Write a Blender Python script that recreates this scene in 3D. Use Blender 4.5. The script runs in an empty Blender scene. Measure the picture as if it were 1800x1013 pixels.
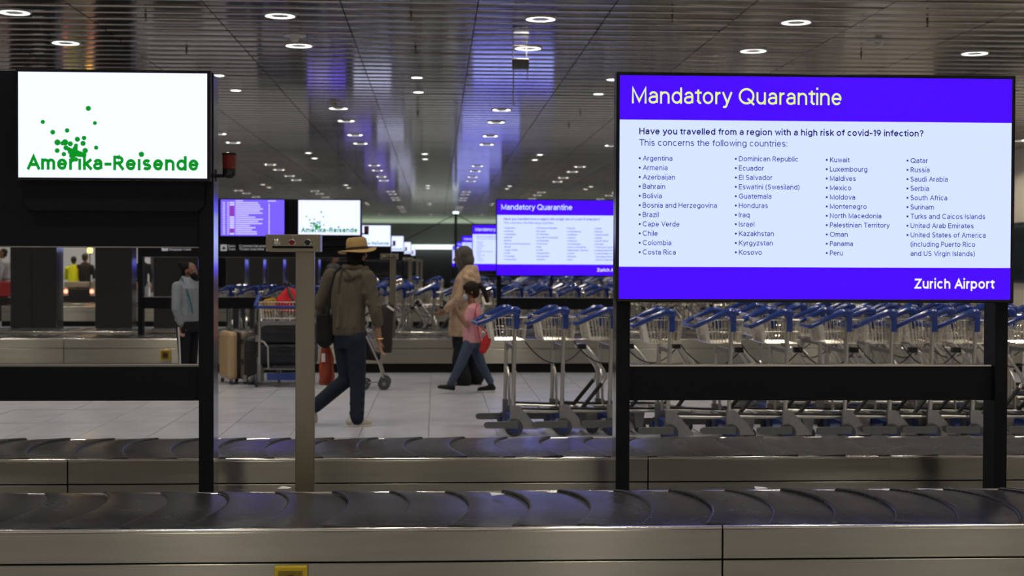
import bpy, bmesh, math, random
from mathutils import Matrix, Vector, noise
random.seed(7)
R = math.radians
SC = bpy.context.scene
COL = SC.collection

# ------------------------------------------------------------------ camera
CAMZ, FPX = 1.5, 2500.0
YAW, PITCH, ROLL = R(3.07), R(0.997), R(0.2)
CR = Matrix.Rotation(-YAW, 3, 'Z') @ Matrix.Rotation(R(90) - PITCH, 3, 'X') @ Matrix.Rotation(ROLL, 3, 'Z')
cam = bpy.data.objects.new('camera', bpy.data.cameras.new('camera'))
cam.data.sensor_width = 36.0
cam.data.lens = 36.0 * FPX / 1800.0
cam.matrix_world = Matrix.Translation((0, 0, CAMZ)) @ CR.to_4x4()
cam.data.clip_end = 400
cam.data.dof.use_dof = True
cam.data.dof.focus_distance = 6.9
cam.data.dof.aperture_fstop = 4.0
COL.objects.link(cam)
SC.camera = cam
# ------------------------------------------------------------------ world, exposure
w = bpy.data.worlds.new('world'); SC.world = w; w.use_nodes = True
w.node_tree.nodes['Background'].inputs[0].default_value = (0.02, 0.02, 0.025, 1)
w.node_tree.nodes['Background'].inputs[1].default_value = 0.3
SC.view_settings.view_transform = 'Standard'
SC.view_settings.look = 'None'
SC.view_settings.gamma = 1
SC.view_settings.exposure = 0.0
SC.view_settings.use_curve_mapping = False
RING_POWER = 7.0         # emission of the visible lamp rings
SPOT_POWER = 7.0         # emission of the small downlight discs
LAMP_W, SPOT_W, BEAM = 18.5, 8.5, 124   # light of each lamp in watts and its beam angle

HC = 4.09                # ceiling height
DROW = 13.9              # spacing of the carousel rows
Y1 = 7.0                 # plane of the first display row

def at(px, py, Y):       # photo pixel + distance along the hall -> point in the hall
    d = CR @ Vector(((px - 900) / FPX, -(py - 506.5) / FPX, -1))
    t = Y / d.y
    return Vector((d.x * t, Y, CAMZ + d.z * t))

# ------------------------------------------------------------------ materials
MATS = {}
def mat(name, col, rough=0.5, metal=0.0, emit=None, es=0.0, spec=0.5, noise_amt=0.0, noise_scale=20.0,
        bump=0.0, bump_scale=60.0, stretch=(1, 1, 1), aniso=0.0, tangent=None, coat=0.0, trans=0.0, rough_var=0.0):
    if name in MATS: return MATS[name]
    m = bpy.data.materials.new(name); m.use_nodes = True
    nt = m.node_tree; b = nt.nodes['Principled BSDF']
    b.inputs['Base Color'].default_value = (*col, 1)
    b.inputs['Roughness'].default_value = rough
    b.inputs['Metallic'].default_value = metal
    b.inputs['Specular IOR Level'].default_value = spec
    b.inputs['Coat Weight'].default_value = coat
    b.inputs['Transmission Weight'].default_value = trans
    if emit:
        b.inputs['Emission Color'].default_value = (*emit, 1)
        b.inputs['Emission Strength'].default_value = es
    if noise_amt or bump or rough_var:
        tc = nt.nodes.new('ShaderNodeTexCoord'); mp = nt.nodes.new('ShaderNodeMapping')
        mp.inputs['Scale'].default_value = stretch
        nt.links.new(tc.outputs['Object'], mp.inputs[0])
    if noise_amt:
        n = nt.nodes.new('ShaderNodeTexNoise'); n.inputs['Scale'].default_value = noise_scale
        n.inputs['Detail'].default_value = 5
        nt.links.new(mp.outputs[0], n.inputs['Vector'])
        mx = nt.nodes.new('ShaderNodeMix'); mx.data_type = 'RGBA'
        mx.inputs['A'].default_value = (*[c * (1 - noise_amt) for c in col], 1)
        mx.inputs['B'].default_value = (*[min(1, c * (1 + noise_amt)) for c in col], 1)
        nt.links.new(n.outputs['Fac'], mx.inputs['Factor'])
        nt.links.new(mx.outputs['Result'], b.inputs['Base Color'])
    if bump:
        n2 = nt.nodes.new('ShaderNodeTexNoise'); n2.inputs['Scale'].default_value = bump_scale
        n2.inputs['Detail'].default_value = 4
        nt.links.new(mp.outputs[0], n2.inputs['Vector'])
        bp = nt.nodes.new('ShaderNodeBump'); bp.inputs['Strength'].default_value = bump
        bp.inputs['Distance'].default_value = 0.01
        nt.links.new(n2.outputs['Fac'], bp.inputs['Height'])
        nt.links.new(bp.outputs[0], b.inputs['Normal'])
    if rough_var:
        n3 = nt.nodes.new('ShaderNodeTexNoise'); n3.inputs['Scale'].default_value = noise_scale * 0.7
        n3.inputs['Detail'].default_value = 6
        nt.links.new(mp.outputs[0], n3.inputs['Vector'])
        mr = nt.nodes.new('ShaderNodeMapRange')
        mr.inputs['To Min'].default_value = max(0.02, rough - rough_var); mr.inputs['To Max'].default_value = rough + rough_var
        nt.links.new(n3.outputs['Fac'], mr.inputs['Value'])
        nt.links.new(mr.outputs[0], b.inputs['Roughness'])
    if aniso:
        b.inputs['Anisotropic'].default_value = aniso
        cx = nt.nodes.new('ShaderNodeCombineXYZ')
        for i in range(3): cx.inputs[i].default_value = tangent[i]
        nt.links.new(cx.outputs[0], b.inputs['Tangent'])
    MATS[name] = m
    return m

def rubber_mat():
    m = bpy.data.materials.new('belt_rubber'); m.use_nodes = True
    nt = m.node_tree; b = nt.nodes['Principled BSDF']; L = nt.links
    tc = nt.nodes.new('ShaderNodeTexCoord')
    oi = nt.nodes.new('ShaderNodeObjectInfo')
    ad = nt.nodes.new('ShaderNodeVectorMath'); ad.operation = 'ADD'
    L.new(tc.outputs['Object'], ad.inputs[0]); L.new(oi.outputs['Location'], ad.inputs[1])
    n = nt.nodes.new('ShaderNodeTexNoise'); n.inputs['Scale'].default_value = 3; n.inputs['Detail'].default_value = 6
    n.inputs['Roughness'].default_value = 0.7
    L.new(ad.outputs[0], n.inputs['Vector'])
    # scratches: strongly stretched, rotated and distorted noise
    facs = []
    for ang, sc in ((0.5, 9.0), (-0.6, 7.0)):
        mp = nt.nodes.new('ShaderNodeMapping'); mp.inputs['Rotation'].default_value = (0, 0, ang)
        mp.inputs['Scale'].default_value = (1.0, 34.0, 1.0)
        L.new(ad.outputs[0], mp.inputs[0])
        s = nt.nodes.new('ShaderNodeTexNoise'); s.inputs['Scale'].default_value = sc
        s.inputs['Detail'].default_value = 3; s.inputs['Distortion'].default_value = 0.25
        L.new(mp.outputs[0], s.inputs['Vector'])
        r = nt.nodes.new('ShaderNodeMapRange')
        r.inputs['From Min'].default_value = 0.66; r.inputs['From Max'].default_value = 0.78
        L.new(s.outputs['Fac'], r.inputs['Value']); facs.append(r)
    mxm = nt.nodes.new('ShaderNodeMath'); mxm.operation = 'MAXIMUM'
    L.new(facs[0].outputs[0], mxm.inputs[0]); L.new(facs[1].outputs[0], mxm.inputs[1])
    cr = nt.nodes.new('ShaderNodeMix'); cr.data_type = 'RGBA'
    cr.inputs['A'].default_value = (0.010, 0.010, 0.011, 1); cr.inputs['B'].default_value = (0.042, 0.042, 0.041, 1)
    L.new(n.outputs['Fac'], cr.inputs['Factor'])
    c2 = nt.nodes.new('ShaderNodeMix'); c2.data_type = 'RGBA'
    c2.inputs['B'].default_value = (0.22, 0.22, 0.21, 1)
    L.new(cr.outputs['Result'], c2.inputs['A']); L.new(mxm.outputs[0], c2.inputs['Factor'])
    L.new(c2.outputs['Result'], b.inputs['Base Color'])
    mr = nt.nodes.new('ShaderNodeMapRange'); mr.inputs['To Min'].default_value = 0.17; mr.inputs['To Max'].default_value = 0.33
    L.new(n.outputs['Fac'], mr.inputs['Value']); L.new(mr.outputs[0], b.inputs['Roughness'])
    bp = nt.nodes.new('ShaderNodeBump'); bp.inputs['Strength'].default_value = 0.05; bp.inputs['Distance'].default_value = 0.01
    L.new(n.outputs['Fac'], bp.inputs['Height']); L.new(bp.outputs[0], b.inputs['Normal'])
    b.inputs['Specular IOR Level'].default_value = 0.6
    return m

RUBBER = rubber_mat()
STEEL = mat('brushed_steel', (0.40, 0.385, 0.325), 0.30, 1.0, noise_amt=0.12, noise_scale=5, stretch=(0.4, 1, 6), aniso=0.97, tangent=(0, 0, 1), rough_var=0.05)
STEELV = mat('brushed_steel_upright', (0.35, 0.325, 0.25), 0.36, 1.0, noise_amt=0.08, noise_scale=8, stretch=(6, 1, 0.4))
TRIM = mat('polished_steel', (0.75, 0.73, 0.68), 0.16, 1.0)
POLISH = mat('polished_dark_metal', (0.45, 0.45, 0.50), 0.13, 1.0)
BLACK = mat('black_powder_coat', (0.0065, 0.007, 0.010), 0.55, spec=0.25, bump=0.05, bump_scale=300)
BLACKG = mat('black_gloss_plastic', (0.008, 0.008, 0.009), 0.18)
TOE = mat('black_toe_board', (0.004, 0.004, 0.004), 0.7, spec=0.2)
DARKP = mat('dark_panel', (0.012, 0.012, 0.013), 0.5, noise_amt=0.3, noise_scale=8)
FLOORM = mat('grey_stone_tile', (0.40, 0.41, 0.46), 0.22, noise_amt=0.14, noise_scale=3.0, rough_var=0.10, spec=0.5)
GROUT = mat('grey_grout', (0.16, 0.155, 0.155), 0.6, noise_amt=0.1)
CEILM = mat('ceiling_metal', (0.35, 0.315, 0.29), 0.10, 1.0, noise_amt=0.10, noise_scale=1.3)
CEILB = mat('ceiling_void', (0.03, 0.028, 0.025), 0.8)
WALLM = mat('cream_wall', (0.62, 0.56, 0.46), 0.7, noise_amt=0.05, noise_scale=2)
WALLD = mat('dark_wall', (0.06, 0.06, 0.07), 0.5, noise_amt=0.1, noise_scale=2)
WHITEW = mat('white_wall', (0.80, 0.82, 0.84), 0.6, noise_amt=0.04, noise_scale=2)
ALU = mat('aluminium_tube', (0.62, 0.61, 0.58), 0.32, 1.0, noise_amt=0.08, noise_scale=30)
ALUM = mat('cast_aluminium', (0.33, 0.325, 0.32), 0.38, 0.95, noise_amt=0.15, noise_scale=25)
WIRE = mat('chromed_wire', (0.78, 0.73, 0.62), 0.22, 1.0)
BLUEP = mat('blue_plastic', (0.006, 0.034, 0.22), 0.22, coat=0.4)
TYRE = mat('grey_tyre', (0.05, 0.05, 0.055), 0.6)
GRIP = mat('black_rubber_grip', (0.01, 0.01, 0.01), 0.6)
def emis(name, col, s): return mat(name, (0.0, 0.0, 0.0), 0.5, emit=col, es=s, spec=0.3)
SCR_W = emis('screen_pale_blue', (0.69, 0.79, 1.6), 1.0)
SCR_V = emis('screen_violet', (0.068, 0.0005, 1.9), 1.0)
SCR_WW = emis('screen_white', (0.95, 1.0, 1.45), 1.0)
SCR_P = emis('screen_lilac', (0.22, 0.13, 1.5), 1.0)
T_LIME = emis('print_pale_lime', (0.82, 1.0, 0.22), 1.0)
T_WHITE = emis('print_white', (0.95, 0.95, 1.0), 1.0)
T_NAVY = emis('print_navy', (0.012, 0.012, 0.07), 1.0)
T_NAVY2 = emis('print_navy_thin', (0.035, 0.035, 0.13), 1.0)
T_GREEN = emis('print_green', (0.0, 0.29, 0.012), 1.0)
T_RED = emis('print_crimson', (0.35, 0.02, 0.12), 1.0)
T_LIL = emis('print_lilac_white', (0.66, 0.62, 1.0), 1.0)
SIGNW = emis('sign_white', (0.5, 0.5, 0.52), 0.55)
RINGM = emis('ring_lamp_glow', (1.0, 0.97, 0.90), RING_POWER)
SPOTM = emis('spot_lamp_glow', (1.0, 0.98, 0.92), SPOT_POWER)

# ------------------------------------------------------------------ mesh helpers
def basis(d):
    d = d.normalized()
    u = d.cross(Vector((0, 0, 1)))
    if u.length < 1e-4: u = Vector((1, 0, 0))
    u.normalize()
    return u, d.cross(u).normalized()

class MB:
    def __init__(s): s.v = []; s.f = []
    def box(s, x0, x1, y0, y1, z0, z1):
        n = len(s.v)
        s.v += [(x, y, z) for z in (z0, z1) for y in (y0, y1) for x in (x0, x1)]
        s.f += [tuple(n + i for i in q) for q in ((0, 2, 3, 1), (4, 5, 7, 6), (0, 1, 5, 4), (2, 6, 7, 3), (0, 4, 6, 2), (1, 3, 7, 5))]
        return s
    def quad(s, *p):
        n = len(s.v); s.v += [tuple(q) for q in p]; s.f.append(tuple(range(n, n + len(p)))); return s
    def prism(s, poly, y0, y1):           # polygon in the x-z plane, extruded along y
        n = len(s.v); k = len(poly)
        s.v += [(x, y0, z) for x, z in poly] + [(x, y1, z) for x, z in poly]
        s.f.append(tuple(range(n, n + k))); s.f.append(tuple(range(n + 2 * k - 1, n + k - 1, -1)))
        for i in range(k):
            j = (i + 1) % k; s.f.append((n + j, n + i, n + k + i, n + k + j))
        return s
    def rings(s, rs, cap=True, close=False):
        n = len(s.v); k = len(rs[0])
        for r in rs: s.v += [tuple(p) for p in r]
        m = len(rs)
        for a in range(m if close else m - 1):
            b = (a + 1) % m
            for i in range(k):
                j = (i + 1) % k
                s.f.append((n + a * k + i, n + a * k + j, n + b * k + j, n + b * k + i))
        if cap and not close:
            s.f.append(tuple(n + i for i in reversed(range(k))))
            s.f.append(tuple(n + (m - 1) * k + i for i in range(k)))
        return s
    def tube(s, pts, r, n=8, closed=False):
        pts = [Vector(p) for p in pts]; rs = []
        k = len(pts); up = None
        for i, p in enumerate(pts):
            if closed: d = pts[(i + 1) % k] - pts[i - 1]
            else: d = pts[min(i + 1, k - 1)] - pts[max(i - 1, 0)]
            d.normalize()
            if up is None: u, v = basis(d)
            else:
                u = up - d * up.dot(d); u.normalize(); v = d.cross(u)
            up = u
            rr = r[i] if isinstance(r, (list, tuple)) else r
            rs.append([p + (u * math.cos(2 * math.pi * a / n) + v * math.sin(2 * math.pi * a / n)) * rr for a in range(n)])
        return s.rings(rs, True, closed)
    def cyl(s, p, q, r, n=16, r2=None): return s.tube([p, q], [r, r if r2 is None else r2], n)
    def lathe(s, c, prof, n=20, axis='z'):   # prof: (radius, height) pairs
        c = Vector(c); rs = []
        for r, h in prof:
            ring = []
            for a in range(n):
                x, y = r * math.cos(2 * math.pi * a / n), r * math.sin(2 * math.pi * a / n)
                ring.append(c + (Vector((x, y, h)) if axis == 'z' else Vector((x, h, -y)) if axis == 'y' else Vector((h, x, y))))
            rs.append(ring)
        return s.rings(rs, True)
    def ell(s, c, r, rot=None, n=12, m=8):
        c = Vector(c); rs = []
        for i in range(m + 1):
            t = math.pi * i / m; sr = max(math.sin(t), 0.02)
            ring = []
            for a in range(n):
                p = Vector((r[0] * sr * math.cos(2 * math.pi * a / n), r[1] * sr * math.sin(2 * math.pi * a / n), -r[2] * math.cos(t)))
                ring.append(c + (rot @ p if rot else p))
            rs.append(ring)
        return s.rings(rs, True)
    def cap(s, p, q, r1, r2=None, n=12):     # tapered capsule
        r2 = r1 if r2 is None else r2
        p, q = Vector(p), Vector(q); d = (q - p).normalized(); u, v = basis(d)
        prof = [(-math.cos(t), math.sin(t)) for t in (0.15, 0.7, 1.2, math.pi / 2)]
        rs = []
        for h, k in prof: rs.append((p + d * h * r1, k * r1))
        for h, k in reversed(prof): rs.append((q - d * h * r2, k * r2))
        return s.rings([[c + (u * math.cos(2 * math.pi * a / n) + v * math.sin(2 * math.pi * a / n)) * k for a in range(n)] for c, k in rs])
    def loft(s, secs, n=16):                 # secs: (centre, rx, ry, yaw) stacked elliptical sections
        rs = []
        for c, rx, ry, yw in secs:
            c = Vector(c); ring = []
            for a in range(n):
                x, y = rx * math.cos(2 * math.pi * a / n), ry * math.sin(2 * math.pi * a / n)
                ring.append(c + Vector((x * math.cos(yw) - y * math.sin(yw), x * math.sin(yw) + y * math.cos(yw), 0)))
            rs.append(ring)
        return s.rings(rs)
    def xf(s, M):
        s.v = [tuple(M @ Vector(p)) for p in s.v]; return s
    def mesh(s, name):
        me = bpy.data.meshes.new(name); me.from_pydata([tuple(p) for p in s.v], [], s.f); 
        bm = bmesh.new(); bm.from_mesh(me); bmesh.ops.recalc_face_normals(bm, faces=bm.faces); bm.to_mesh(me); bm.free()
        return me
    def build(s, name, m, parent=None, smooth=False, bevel=0.0, loc=None):
        me = s.mesh(name); return mobj(name, me, m, parent, smooth, bevel, loc)

def mobj(name, me, m, parent=None, smooth=False, bevel=0.0, loc=None):
    if m and not me.materials: me.materials.append(m)
    if smooth:
        me.polygons.foreach_set('use_smooth', [True] * len(me.polygons))
        try: me.set_sharp_from_angle(angle=R(50))
        except Exception: pass
    o = bpy.data.objects.new(name, me); COL.objects.link(o)
    if parent: o.parent = parent
    if loc: o.location = loc
    if bevel:
        b = o.modifiers.new('bevel', 'BEVEL'); b.width = bevel; b.segments = 2; b.limit_method = 'ANGLE'
    return o

def tag(o, label=None, cat=None, group=None, kind=None):
    if label: o['label'] = label
    if cat: o['category'] = cat
    if group: o['group'] = group
    if kind: o['kind'] = kind
    return o
def thing(name, label, cat, loc=(0, 0, 0), rz=0, group=None):
    o = bpy.data.objects.new(name, None); COL.objects.link(o)
    o.location = loc; o.rotation_euler = (0, 0, rz)
    o.empty_display_size = 0.1
    return tag(o, label, cat, group)
def struct(o): o['kind'] = 'structure'; return o
KIDS = {}
def tree(o):
    return [c for c in COL.objects if c.parent == o]
def dup(root, loc, rz=0, label=None, group=None, kids=None):
    kids = kids if kids is not None else snapshot(root)
    def cp(node, parent):
        o, ch = node
        c = o.copy(); COL.objects.link(c); c.parent = parent
        for k in ch: cp(k, c)
        return c
    r = cp(kids, None); r.location = loc; r.rotation_euler = (0, 0, rz)
    if label: r['label'] = label
    if group: r['group'] = group
    return r
def snapshot(o):
    return (o, [snapshot(c) for c in o.children])

def fused(mb, name, m, parent, voxel=0.012, smooth=4, loc=None):   # overlapping volumes -> one continuous skin
    me = mb.mesh(name + '_src'); o = bpy.data.objects.new(name + '_src', me); COL.objects.link(o)
    r = o.modifiers.new('r', 'REMESH'); r.mode = 'VOXEL'; r.voxel_size = voxel
    if smooth:
        s = o.modifiers.new('s', 'SMOOTH'); s.iterations = smooth; s.factor = 0.5
    dg = bpy.context.evaluated_depsgraph_get()
    out = bpy.data.meshes.new_from_object(o.evaluated_get(dg))
    bpy.data.objects.remove(o); bpy.data.meshes.remove(me)
    out.name = name; out.materials.clear()
    return mobj(name, out, m, parent, True, 0, loc)

# flat lettering: a monoline sans built from strokes, standing in the x-z plane (reads from -y)
def ea(cx, cy, rx, ry, a0, a1, n=None):
    n = n or max(4, int(abs(a1 - a0) / 15))
    return [(cx + rx * math.cos(R(a0 + (a1 - a0) * i / n)), cy + ry * math.sin(R(a0 + (a1 - a0) * i / n))) for i in range(n + 1)]
def glyphs():
    G = {}; X, C, D = .5, .7, -.2
    def g(ch, adv, *st): G[ch] = (adv, st)
    el = lambda cx=.2, rx=.2: ea(cx, X / 2, rx, X / 2, 0, 345, 23) + [(cx + rx, X / 2)]
    g(' ', .22)
    g('a', .36, ea(.185, .335, .165, .165, 160, 0) + [(.35, 0)], [(.35, .29), (.17, .285)] + ea(.155, .14, .155, .14, 90, 270) + ea(.19, .15, .16, .15, 270, 350))
    g('b', .40, [(0, C), (0, 0)], el()); g('d', .40, [(.40, C), (.40, 0)], el())
    g('p', .40, [(0, X), (0, D)], el()); g('q', .40, [(.40, X), (.40, D)], el())
    g('c', .36, ea(.2, .25, .2, .25, 48, 312)); g('o', .41, el(.205, .205))
    g('e', .39, [(.0, .26), (.39, .26)] + ea(.195, .25, .195, .25, 2, 318))
    g('f', .20, ea(.2, .57, .12, .13, 75, 180) + [(.08, 0)], [(-.03, X), (.21, X)])
    g('g', .40, el(), [(.40, X), (.40, -.04)] + ea(.21, -.04, .19, .16, 0, -150))
    for ch in 'hn': g(ch, .36, [(0, C if ch == 'h' else X), (0, 0)], ea(.18, .31, .18, .19, 180, 0) + [(.36, 0)])
    g('m', .60, [(0, X), (0, 0)], ea(.15, .33, .15, .17, 180, 0) + [(.30, 0)], ea(.45, .33, .15, .17, 180, 0) + [(.60, 0)])
    g('r', .19, [(0, X), (0, 0)], ea(.17, .30, .17, .20, 180, 85)); g('u', .36, [(0, X)] + ea(.18, .19, .18, .19, 180, 360), [(.36, X), (.36, 0)])
    g('i', 0.0, [(0, X), (0, 0)], [(0, .75), (0, .76)]); g('\u0131', 0.0, [(0, X), (0, 0)])
    g('j', .02, [(.02, X), (.02, -.08)] + ea(-.08, -.08, .10, .11, 0, -80), [(.02, .75), (.02, .76)])
    g('k', .33, [(0, C), (0, 0)], [(.31, X), (.0, .20)], [(.10, .29), (.33, 0)]); g('l', 0.0, [(0, C), (0, 0)])
    g('s', .32, ea(.16, .375, .145, .125, 35, 270) + ea(.16, .125, .16, .125, 90, -145))
    g('t', .20, [(.08, .64), (.08, .12)] + ea(.19, .12, .11, .12, 180, 280), [(-.03, X), (.20, X)])
    g('v', .38, [(0, X), (.19, 0), (.38, X)]); g('w', .58, [(0, X), (.15, 0), (.29, X), (.43, 0), (.58, X)]); g('x', .36, [(0, X), (.36, 0)], [(.36, X), (0, 0)])
    g('y', .38, [(0, X), (.19, .02)], [(.38, X), (.15, -.12)] + ea(.07, -.10, .085, .09, -15, -110)); g('z', .33, [(0, X), (.33, X), (0, 0), (.33, 0)])
    g('A', .54, [(0, 0), (.27, C), (.54, 0)], [(.10, .22), (.44, .22)])
    g('B', .42, [(0, 0), (0, C), (.22, C)] + ea(.22, .535, .17, .165, 90, -90) + [(0, .37)], [(.22, .37)] + ea(.235, .185, .19, .185, 90, -90) + [(0, 0), (0, .1)])
    g('C', .56, ea(.31, .35, .31, .35, 48, 312)); g('D', .52, [(0, 0), (0, C), (.20, C)] + ea(.20, .35, .32, .35, 90, -90) + [(0, 0), (0, .1)])
    g('E', .38, [(.38, C), (0, C), (0, 0), (.38, 0)], [(0, .37), (.34, .37)]); g('F', .36, [(.36, C), (0, C), (0, 0)], [(0, .36), (.33, .36)])
    g('G', .58, ea(.31, .35, .31, .35, 48, 330) + [(.585, .33), (.33, .33)]); g('H', .48, [(0, 0), (0, C)], [(.48, 0), (.48, C)], [(0, .37), (.48, .37)])
    g('I', 0.0, [(0, 0), (0, C)]); g('K', .46, [(0, 0), (0, C)], [(.44, C), (0, .26)], [(.15, .40), (.46, 0)]); g('L', .35, [(0, C), (0, 0), (.35, 0)])
    g('M', .60, [(0, 0), (0, C), (.30, .06), (.60, C), (.60, 0)]); g('N', .48, [(0, 0), (0, C), (.48, 0), (.48, C)])
    O = ea(.33, .35, .33, .35, 0, 348, 29) + [(.66, .35)]
    g('O', .66, O); g('Q', .66, O, [(.42, .20), (.66, -.04)])
    g('P', .40, [(0, 0), (0, C), (.21, C)] + ea(.21, .51, .19, .19, 90, -90) + [(0, .32)]); g('R', .42, [(0, 0), (0, C), (.21, C)] + ea(.21, .52, .19, .18, 90, -90) + [(0, .34)], [(.20, .34), (.42, 0)])
    g('S', .42, ea(.21, .53, .185, .17, 35, 270) + ea(.21, .18, .21, .18, 90, -150)); g('T', .46, [(0, C), (.46, C)], [(.23, C), (.23, 0)])
    g('U', .48, [(0, C)] + ea(.24, .24, .24, .24, 180, 360) + [(.48, C)]); g('V', .50, [(0, C), (.25, 0), (.50, C)]); g('Z', .42, [(0, C), (.42, C), (0, 0), (.42, 0)])
    g('1', .14, [(0, .60), (.14, C), (.14, 0)]); g('9', .40, ea(.2, .48, .2, .22, 0, 345, 23) + [(.4, .48), (.38, .33), (.17, 0)])
    g('-', .22, [(0, .27), (.22, .27)]); g(':', 0.0, [(0, .02), (0, .03)], [(0, .45), (0, .46)])
    g('?', .34, ea(.17, .54, .17, .16, 165, -60) + [(.17, .30), (.17, .19)], [(.17, .02), (.17, .03)])
    g('(', .12, ea(.28, .29, .28, .46, 115, 245)); g(')', .12, ea(-.16, .29, .28, .46, 65, -65))
    return G
GLY = glyphs()
def text_verts(body, weight=.095):
    v, f = [], []; x = 0.0; h = weight / 2; ky = (.7 - weight) / .7
    for ci, ch in enumerate(body):
        if ch == ' ': x += .26; continue
        adv, st = GLY[ch]
        for pl in st:
            p = [Vector((x + h + q[0], h + q[1] * ky, 0)) for q in pl]
            closed = (p[0] - p[-1]).length < 1e-4 and len(p) > 4
            if closed: p = p[:-1]
            k = len(p); n0 = len(v)
            for i in range(k):
                a = p[i - 1] if (i or closed) else None; c = p[(i + 1) % k] if (i < k - 1 or closed) else None
                d1 = (p[i] - a).normalized() if a is not None else None; d2 = (c - p[i]).normalized() if c is not None else None
                d1 = d1 if d1 is not None else d2; d2 = d2 if d2 is not None else d1
                m = Vector((-(d1.y + d2.y), d1.x + d2.x, 0))
                if m.length < .05: m = Vector((-d1.y, d1.x, 0))
                m.normalize(); nn = Vector((-d1.y, d1.x, 0)); L = min(h / max(m.dot(nn), .3), h * 2.2)
                e = Vector((0, 0, 0))
                if not closed and i == 0: e = -d2 * h
                if not closed and i == k - 1: e = d1 * h
                if len(pl) > 4 and ch in 'aegcsfjrtCGS39?()': e *= .3
                v += [tuple(p[i] + e + m * L), tuple(p[i] + e - m * L)]
            for i in range(k if closed else k - 1):
                a, c = n0 + 2 * i, n0 + 2 * ((i + 1) % k); f.append((a, a + 1, c + 1, c))
        x += adv + weight + (.055 if ch in 'ftvwyTLPAVKk' else (.15 if body[ci + 1:ci + 2] == '\u0131' else .055) if ch == 'r' else .10)
    return v, f
def put_text(mb, body, x, z, width=None, size=None, height=None, bold=.095, y=0.0):
    v, f = text_verts(body, bold)
    xs = [p[0] for p in v]
    sx = width / (max(xs) - min(xs)) if width else size
    sy = height / .7 if height else sx
    n = len(mb.v)
    mb.v += [(x + (p[0] - min(xs)) * sx, y, z + p[1] * sy) for p in v]
    mb.f += [tuple(n + i for i in q) for q in f]
    return sx
def flat(mb, name, m, parent):     # lettering without normal recalculation
    me = bpy.data.meshes.new(name); me.from_pydata(mb.v, [], mb.f)
    return mobj(name, me, m, parent)

# ================================================================== the hall
XL, XR, YB, YF = -14.0, 13.0, 85.0, -14.0
fl = MB(); fl.box(XL, XR, YF, YB, -0.2, -0.004)
floor = struct(fl.build('floor', GROUT)); floor['label'] = 'grey polished stone tile floor of the baggage hall'
TX, TY = 0.6, 1.2
tile_me = MB().box(0.004, TX - 0.004, 0.004, TY - 0.004, -0.02, 0.0).mesh('floor_tile'); tile_me.materials.append(FLOORM)
near_tiles = set()
tx0, ty0 = -0.06, 15.8
for j in range(-4, 4):
    for i in range(-14, 16):
        x, y = tx0 + i * TX, ty0 + j * TY
        if y < 10.9 or y > 19.5: continue
        xm = x + TX / 2; ym = y + TY / 2
        if xm < -0.36 * ym - 0.3 or xm > 0.47 * ym: continue
        o = bpy.data.objects.new('floor_tile', tile_me); COL.objects.link(o); o.parent = floor
        o.location = (x, y, random.uniform(-0.0006, 0.0006)); o.rotation_euler = (random.gauss(0, 0.0008), random.gauss(0, 0.0008), 0)
        near_tiles.add((i, j))
rest = MB()
for j in range(-25, 59):
    for i in range(-24, 23):
        if (i, j) in near_tiles: continue
        x, y = tx0 + i * TX, ty0 + j * TY
        if x < XL or x + TX > XR or y < YF or y + TY > YB: continue
        n = len(rest.v)
        rest.v += [(x + .004, y + .004, 0), (x + TX - .004, y + .004, 0), (x + TX - .004, y + TY - .004, 0), (x + .004, y + TY - .004, 0)]
        rest.f.append((n, n + 1, n + 2, n + 3))
o = rest.build('floor_tiles', FLOORM, floor); o['kind'] = 'stuff'

ceiling = struct(MB().box(XL, XR, YF, YB, HC + 0.05, HC + 0.3).build('ceiling', CEILB))
ceiling['label'] = 'low glossy bronze metal plank ceiling'
SEAM, PIT = 1.368, 0.384
SX0 = 0.414                    # a seam line
def plank(mb, x0, x1, y0, y1, sag):
    n = len(mb.v); k = 4
    for i in range(k + 1):
        t = i / k; z = -sag * 4 * t * (1 - t)
        mb.v += [(x0, y0 + (y1 - y0) * t, z), (x1, y0 + (y1 - y0) * t, z)]
    for i in range(k):
        a = n + 2 * i; mb.f.append((a, a + 2, a + 3, a + 1))
    a = len(mb.v)
    mb.v += [(x0, y0, 0.03), (x1, y0, 0.03), (x0, y1, 0.03), (x1, y1, 0.03)]
    mb.f += [(n, n + 1, a + 1, a), (n + 2 * k, a + 2, a + 3, n + 2 * k + 1)]
    return mb
def plank_mesh(sag, nm):
    mb = plank(MB(), 0.005, SEAM - 0.005, 0.001, PIT - 0.001, sag)
    me = bpy.data.meshes.new(nm); me.from_pydata(mb.v, [], mb.f); me.materials.append(CEILM)
    for p in me.polygons: p.use_smooth = p.index < 4
    return me
pl = [plank_mesh(s, 'ceiling_plank') for s in (0.0004, 0.0006, 0.0009, 0.0013)]
near_pl = set(); cnt = 0
j0 = int((13.4) / PIT)
for j in range(j0, j0 + 60):
    y = j * PIT
    for i in range(-8, 8):
        x = SX0 + i * SEAM
        if x + SEAM < -0.36 * y or x > 0.47 * y or cnt >= 300: continue
        o = bpy.data.objects.new('ceiling_plank', random.choice(pl)); COL.objects.link(o); o.parent = ceiling
        o.location = (x, y, HC + random.uniform(-.001, .001)); o.rotation_euler = (random.gauss(0, 0.0010), random.gauss(0, 0.001), 0)
        near_pl.add((i, j)); cnt += 1
rp = MB(); fl_ = []
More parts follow.
